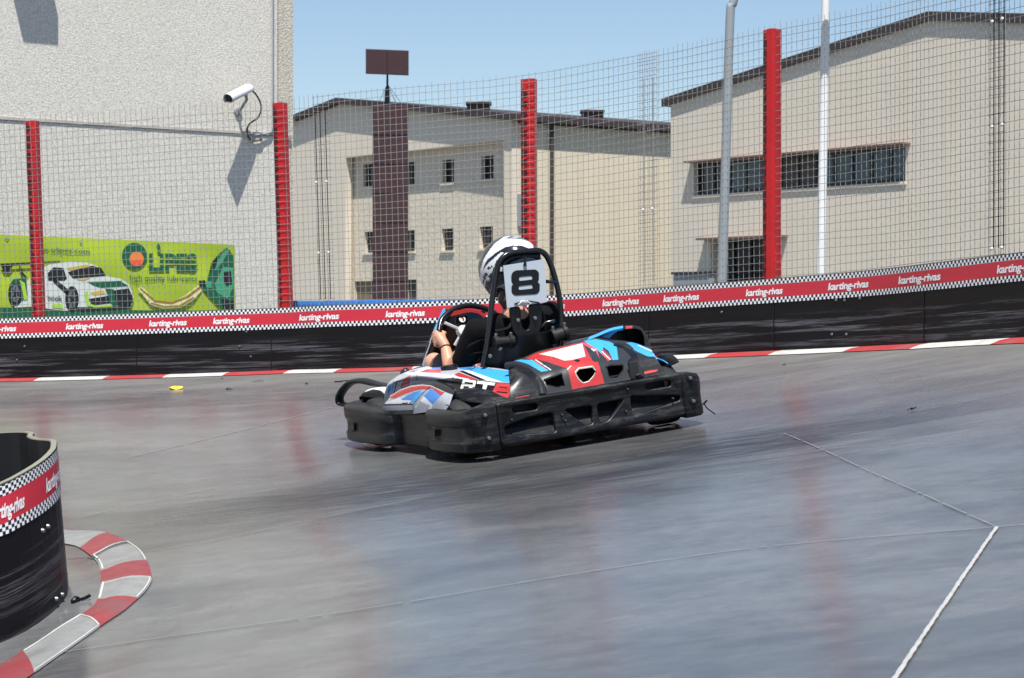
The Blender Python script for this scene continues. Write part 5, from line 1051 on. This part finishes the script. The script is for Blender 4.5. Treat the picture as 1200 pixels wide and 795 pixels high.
mb = MB(); wd_ = (elL-wrL)/np.linalg.norm(elL-wrL); c_ = wrL+wd_*.012; u_ = np.cross(wd_, [0, 0, 1.]); u_ /= np.linalg.norm(u_); v_ = np.cross(wd_, u_)
mb.tube([c_+.0335*(u_*math.cos(q)+v_*math.sin(q)) for q in np.linspace(0, 2*math.pi, 22)], .0035, 5, caps=False); mb.build('wristband', worn('olive_cord', (.05, .05, .02, 1), .7), drv, local=True, smooth=60)
# helmet: full face, profile turned to the left
hc = K(598.5, 313, Y=1.0); up_ = np.array([.24, -.04, 1.]); up_ /= np.linalg.norm(up_); f_ = np.array([-.72, .68, -.2]); f_ = f_-up_*np.dot(f_, up_); f_ /= np.linalg.norm(f_); l_ = np.cross(up_, f_)
def hp(a, b_):
    x, y, z = math.sin(a)*math.cos(b_), math.sin(a)*math.sin(b_), math.cos(a)
    F_, L_, U_ = .200, .160, .190
    if z < 0: F_ *= (1-.10*z*z) if x > 0 else (1-.22*z*z); L_ *= 1-.22*z*z; U_ *= 1.13+(.10*max(0, x))
    if x > .4 and -.55 < z < .1: F_ *= 1.03
    return hc+f_*F_*x+l_*L_*y+up_*U_*z
Zh = Zm(545, 265, 9.23)
HD = [(1, Zh([(125, 760), (146, 610), (158, 500), (198, 360), (305, 200), (420, 118), (560, 85), (660, 108), (728, 185), (752, 262), (690, 242), (610, 213), (510, 212), (430, 230), (320, 300), (235, 372), (205, 430), (180, 560), (165, 700)])),
      (2, Zh([(420, 138), (500, 108), (560, 102), (640, 112), (710, 175), (620, 146), (540, 138)])), (1, Zh([(500, 122), (560, 112), (590, 122), (540, 126)])),
      (1, Zh([(165, 560), (195, 480), (252, 404), (338, 328), (392, 280), (432, 300), (395, 330), (335, 378), (318, 430), (290, 500), (232, 565), (205, 690), (180, 740), (150, 720)])),
      (0, Zh([(234, 455), (258, 436), (270, 450), (288, 420), (300, 445), (272, 462), (250, 480)])), (0, Zh([(210, 520), (232, 535), (215, 570), (195, 555)])), (0, Zh([(195, 570), (212, 590), (200, 640), (186, 620)])), (0, Zh([(172, 600), (194, 650), (184, 700), (160, 670)])), (0, Zh([(215, 500), (245, 525), (235, 545), (205, 520)])), (0, Zh([(235, 505), (243, 512), (205, 575), (195, 562)])), (0, Zh([(205, 575), (222, 560), (226, 570), (210, 590)])),
      (1, Zh([(385, 400), (440, 380), (440, 500), (375, 495)])),
      (3, Zh([(60, 700), (80, 560), (100, 470), (150, 330), (240, 170), (310, 190), (245, 280), (200, 365), (160, 490), (146, 640)])), (0, Zh([(195, 300), (250, 200), (330, 140), (345, 152), (280, 240), (215, 330), (190, 365)]))]
def hm(c):
    q = kpx(c); k = 0
    for m_, pl in HD:
        if inside(q, pl): k = m_
    return k
mb = MB(); mb.grid([[hp(a, b_) for a in np.linspace(.001, 2.62, 110)] for b_ in np.linspace(0, 2*math.pi, 220, endpoint=False)], closed_u=True, mf=hm)
def gloss(n, c, r=.12): return Mat(n, c, r, coat=.5).m
hel = link_mesh('helmet', (lambda me: (me.transform(Matrix.Translation(Vector(-IT))), me)[1])(mb.mesh('helmet')), [gloss('helmet_black', (.012, .014, .022, 1)), gloss('helmet_white', (.62, .62, .61, 1), .22), gloss('helmet_grey', (.13, .13, .13, 1), .3), gloss('visor_smoke', (.035, .032, .035, 1), .08)], drv, local=True, smooth=180)
mb = MB(); a_ = Zh([(455, 350), (468, 345), (470, 360), (455, 366)]); 
for q_ in ((Zh([(250, 582)])[0], .012), (Zh([(465, 355)])[0], .010)): mb.lathe([(0, .008), (q_[1], .005), (q_[1]*1.2, 0)], K(q_[0][0], q_[0][1], Y=.87)-IT, (-.3, -1, .1), (0, 0, 1), 12)
mb.build('helmet_screw', M_bolt, hel, local=True, smooth=40)
# ------------------------------------------------------------------ light
SUN = np.array([.016, -.438, 1.0]); SUN /= np.linalg.norm(SUN)
sl = bpy.data.lights.new('sun', 'SUN'); sl.energy = 4.8; sl.angle = math.radians(.53); sl.color = (1, .965, .91)
so = bpy.data.objects.new('sun', sl); COL.objects.link(so); so.rotation_euler = Vector(SUN).to_track_quat('Z', 'Y').to_euler()
wld = bpy.data.worlds.new('World'); SC.world = wld; wld.use_nodes = True; nt = wld.node_tree; bg = nt.nodes['Background']
sky = nt.nodes.new('ShaderNodeTexSky'); sky.sky_type = 'NISHITA'; sky.sun_disc = False; sky.sun_elevation = math.asin(SUN[2]); sky.sun_rotation = math.atan2(SUN[0], SUN[1]); sky.altitude = 600; sky.air_density = 1.0; sky.dust_density = .6; sky.ozone_density = 1.5
nt.links.new(sky.outputs[0], bg.inputs[0]); bg.inputs[1].default_value = .085
SC.view_settings.view_transform = 'Standard'; SC.view_settings.look = 'None'; SC.view_settings.exposure = .62; SC.view_settings.gamma = 1
SC.cycles.max_bounces = 6; SC.cycles.transparent_max_bounces = 4
SC.render.resolution_x = 1024; SC.render.resolution_y = 678
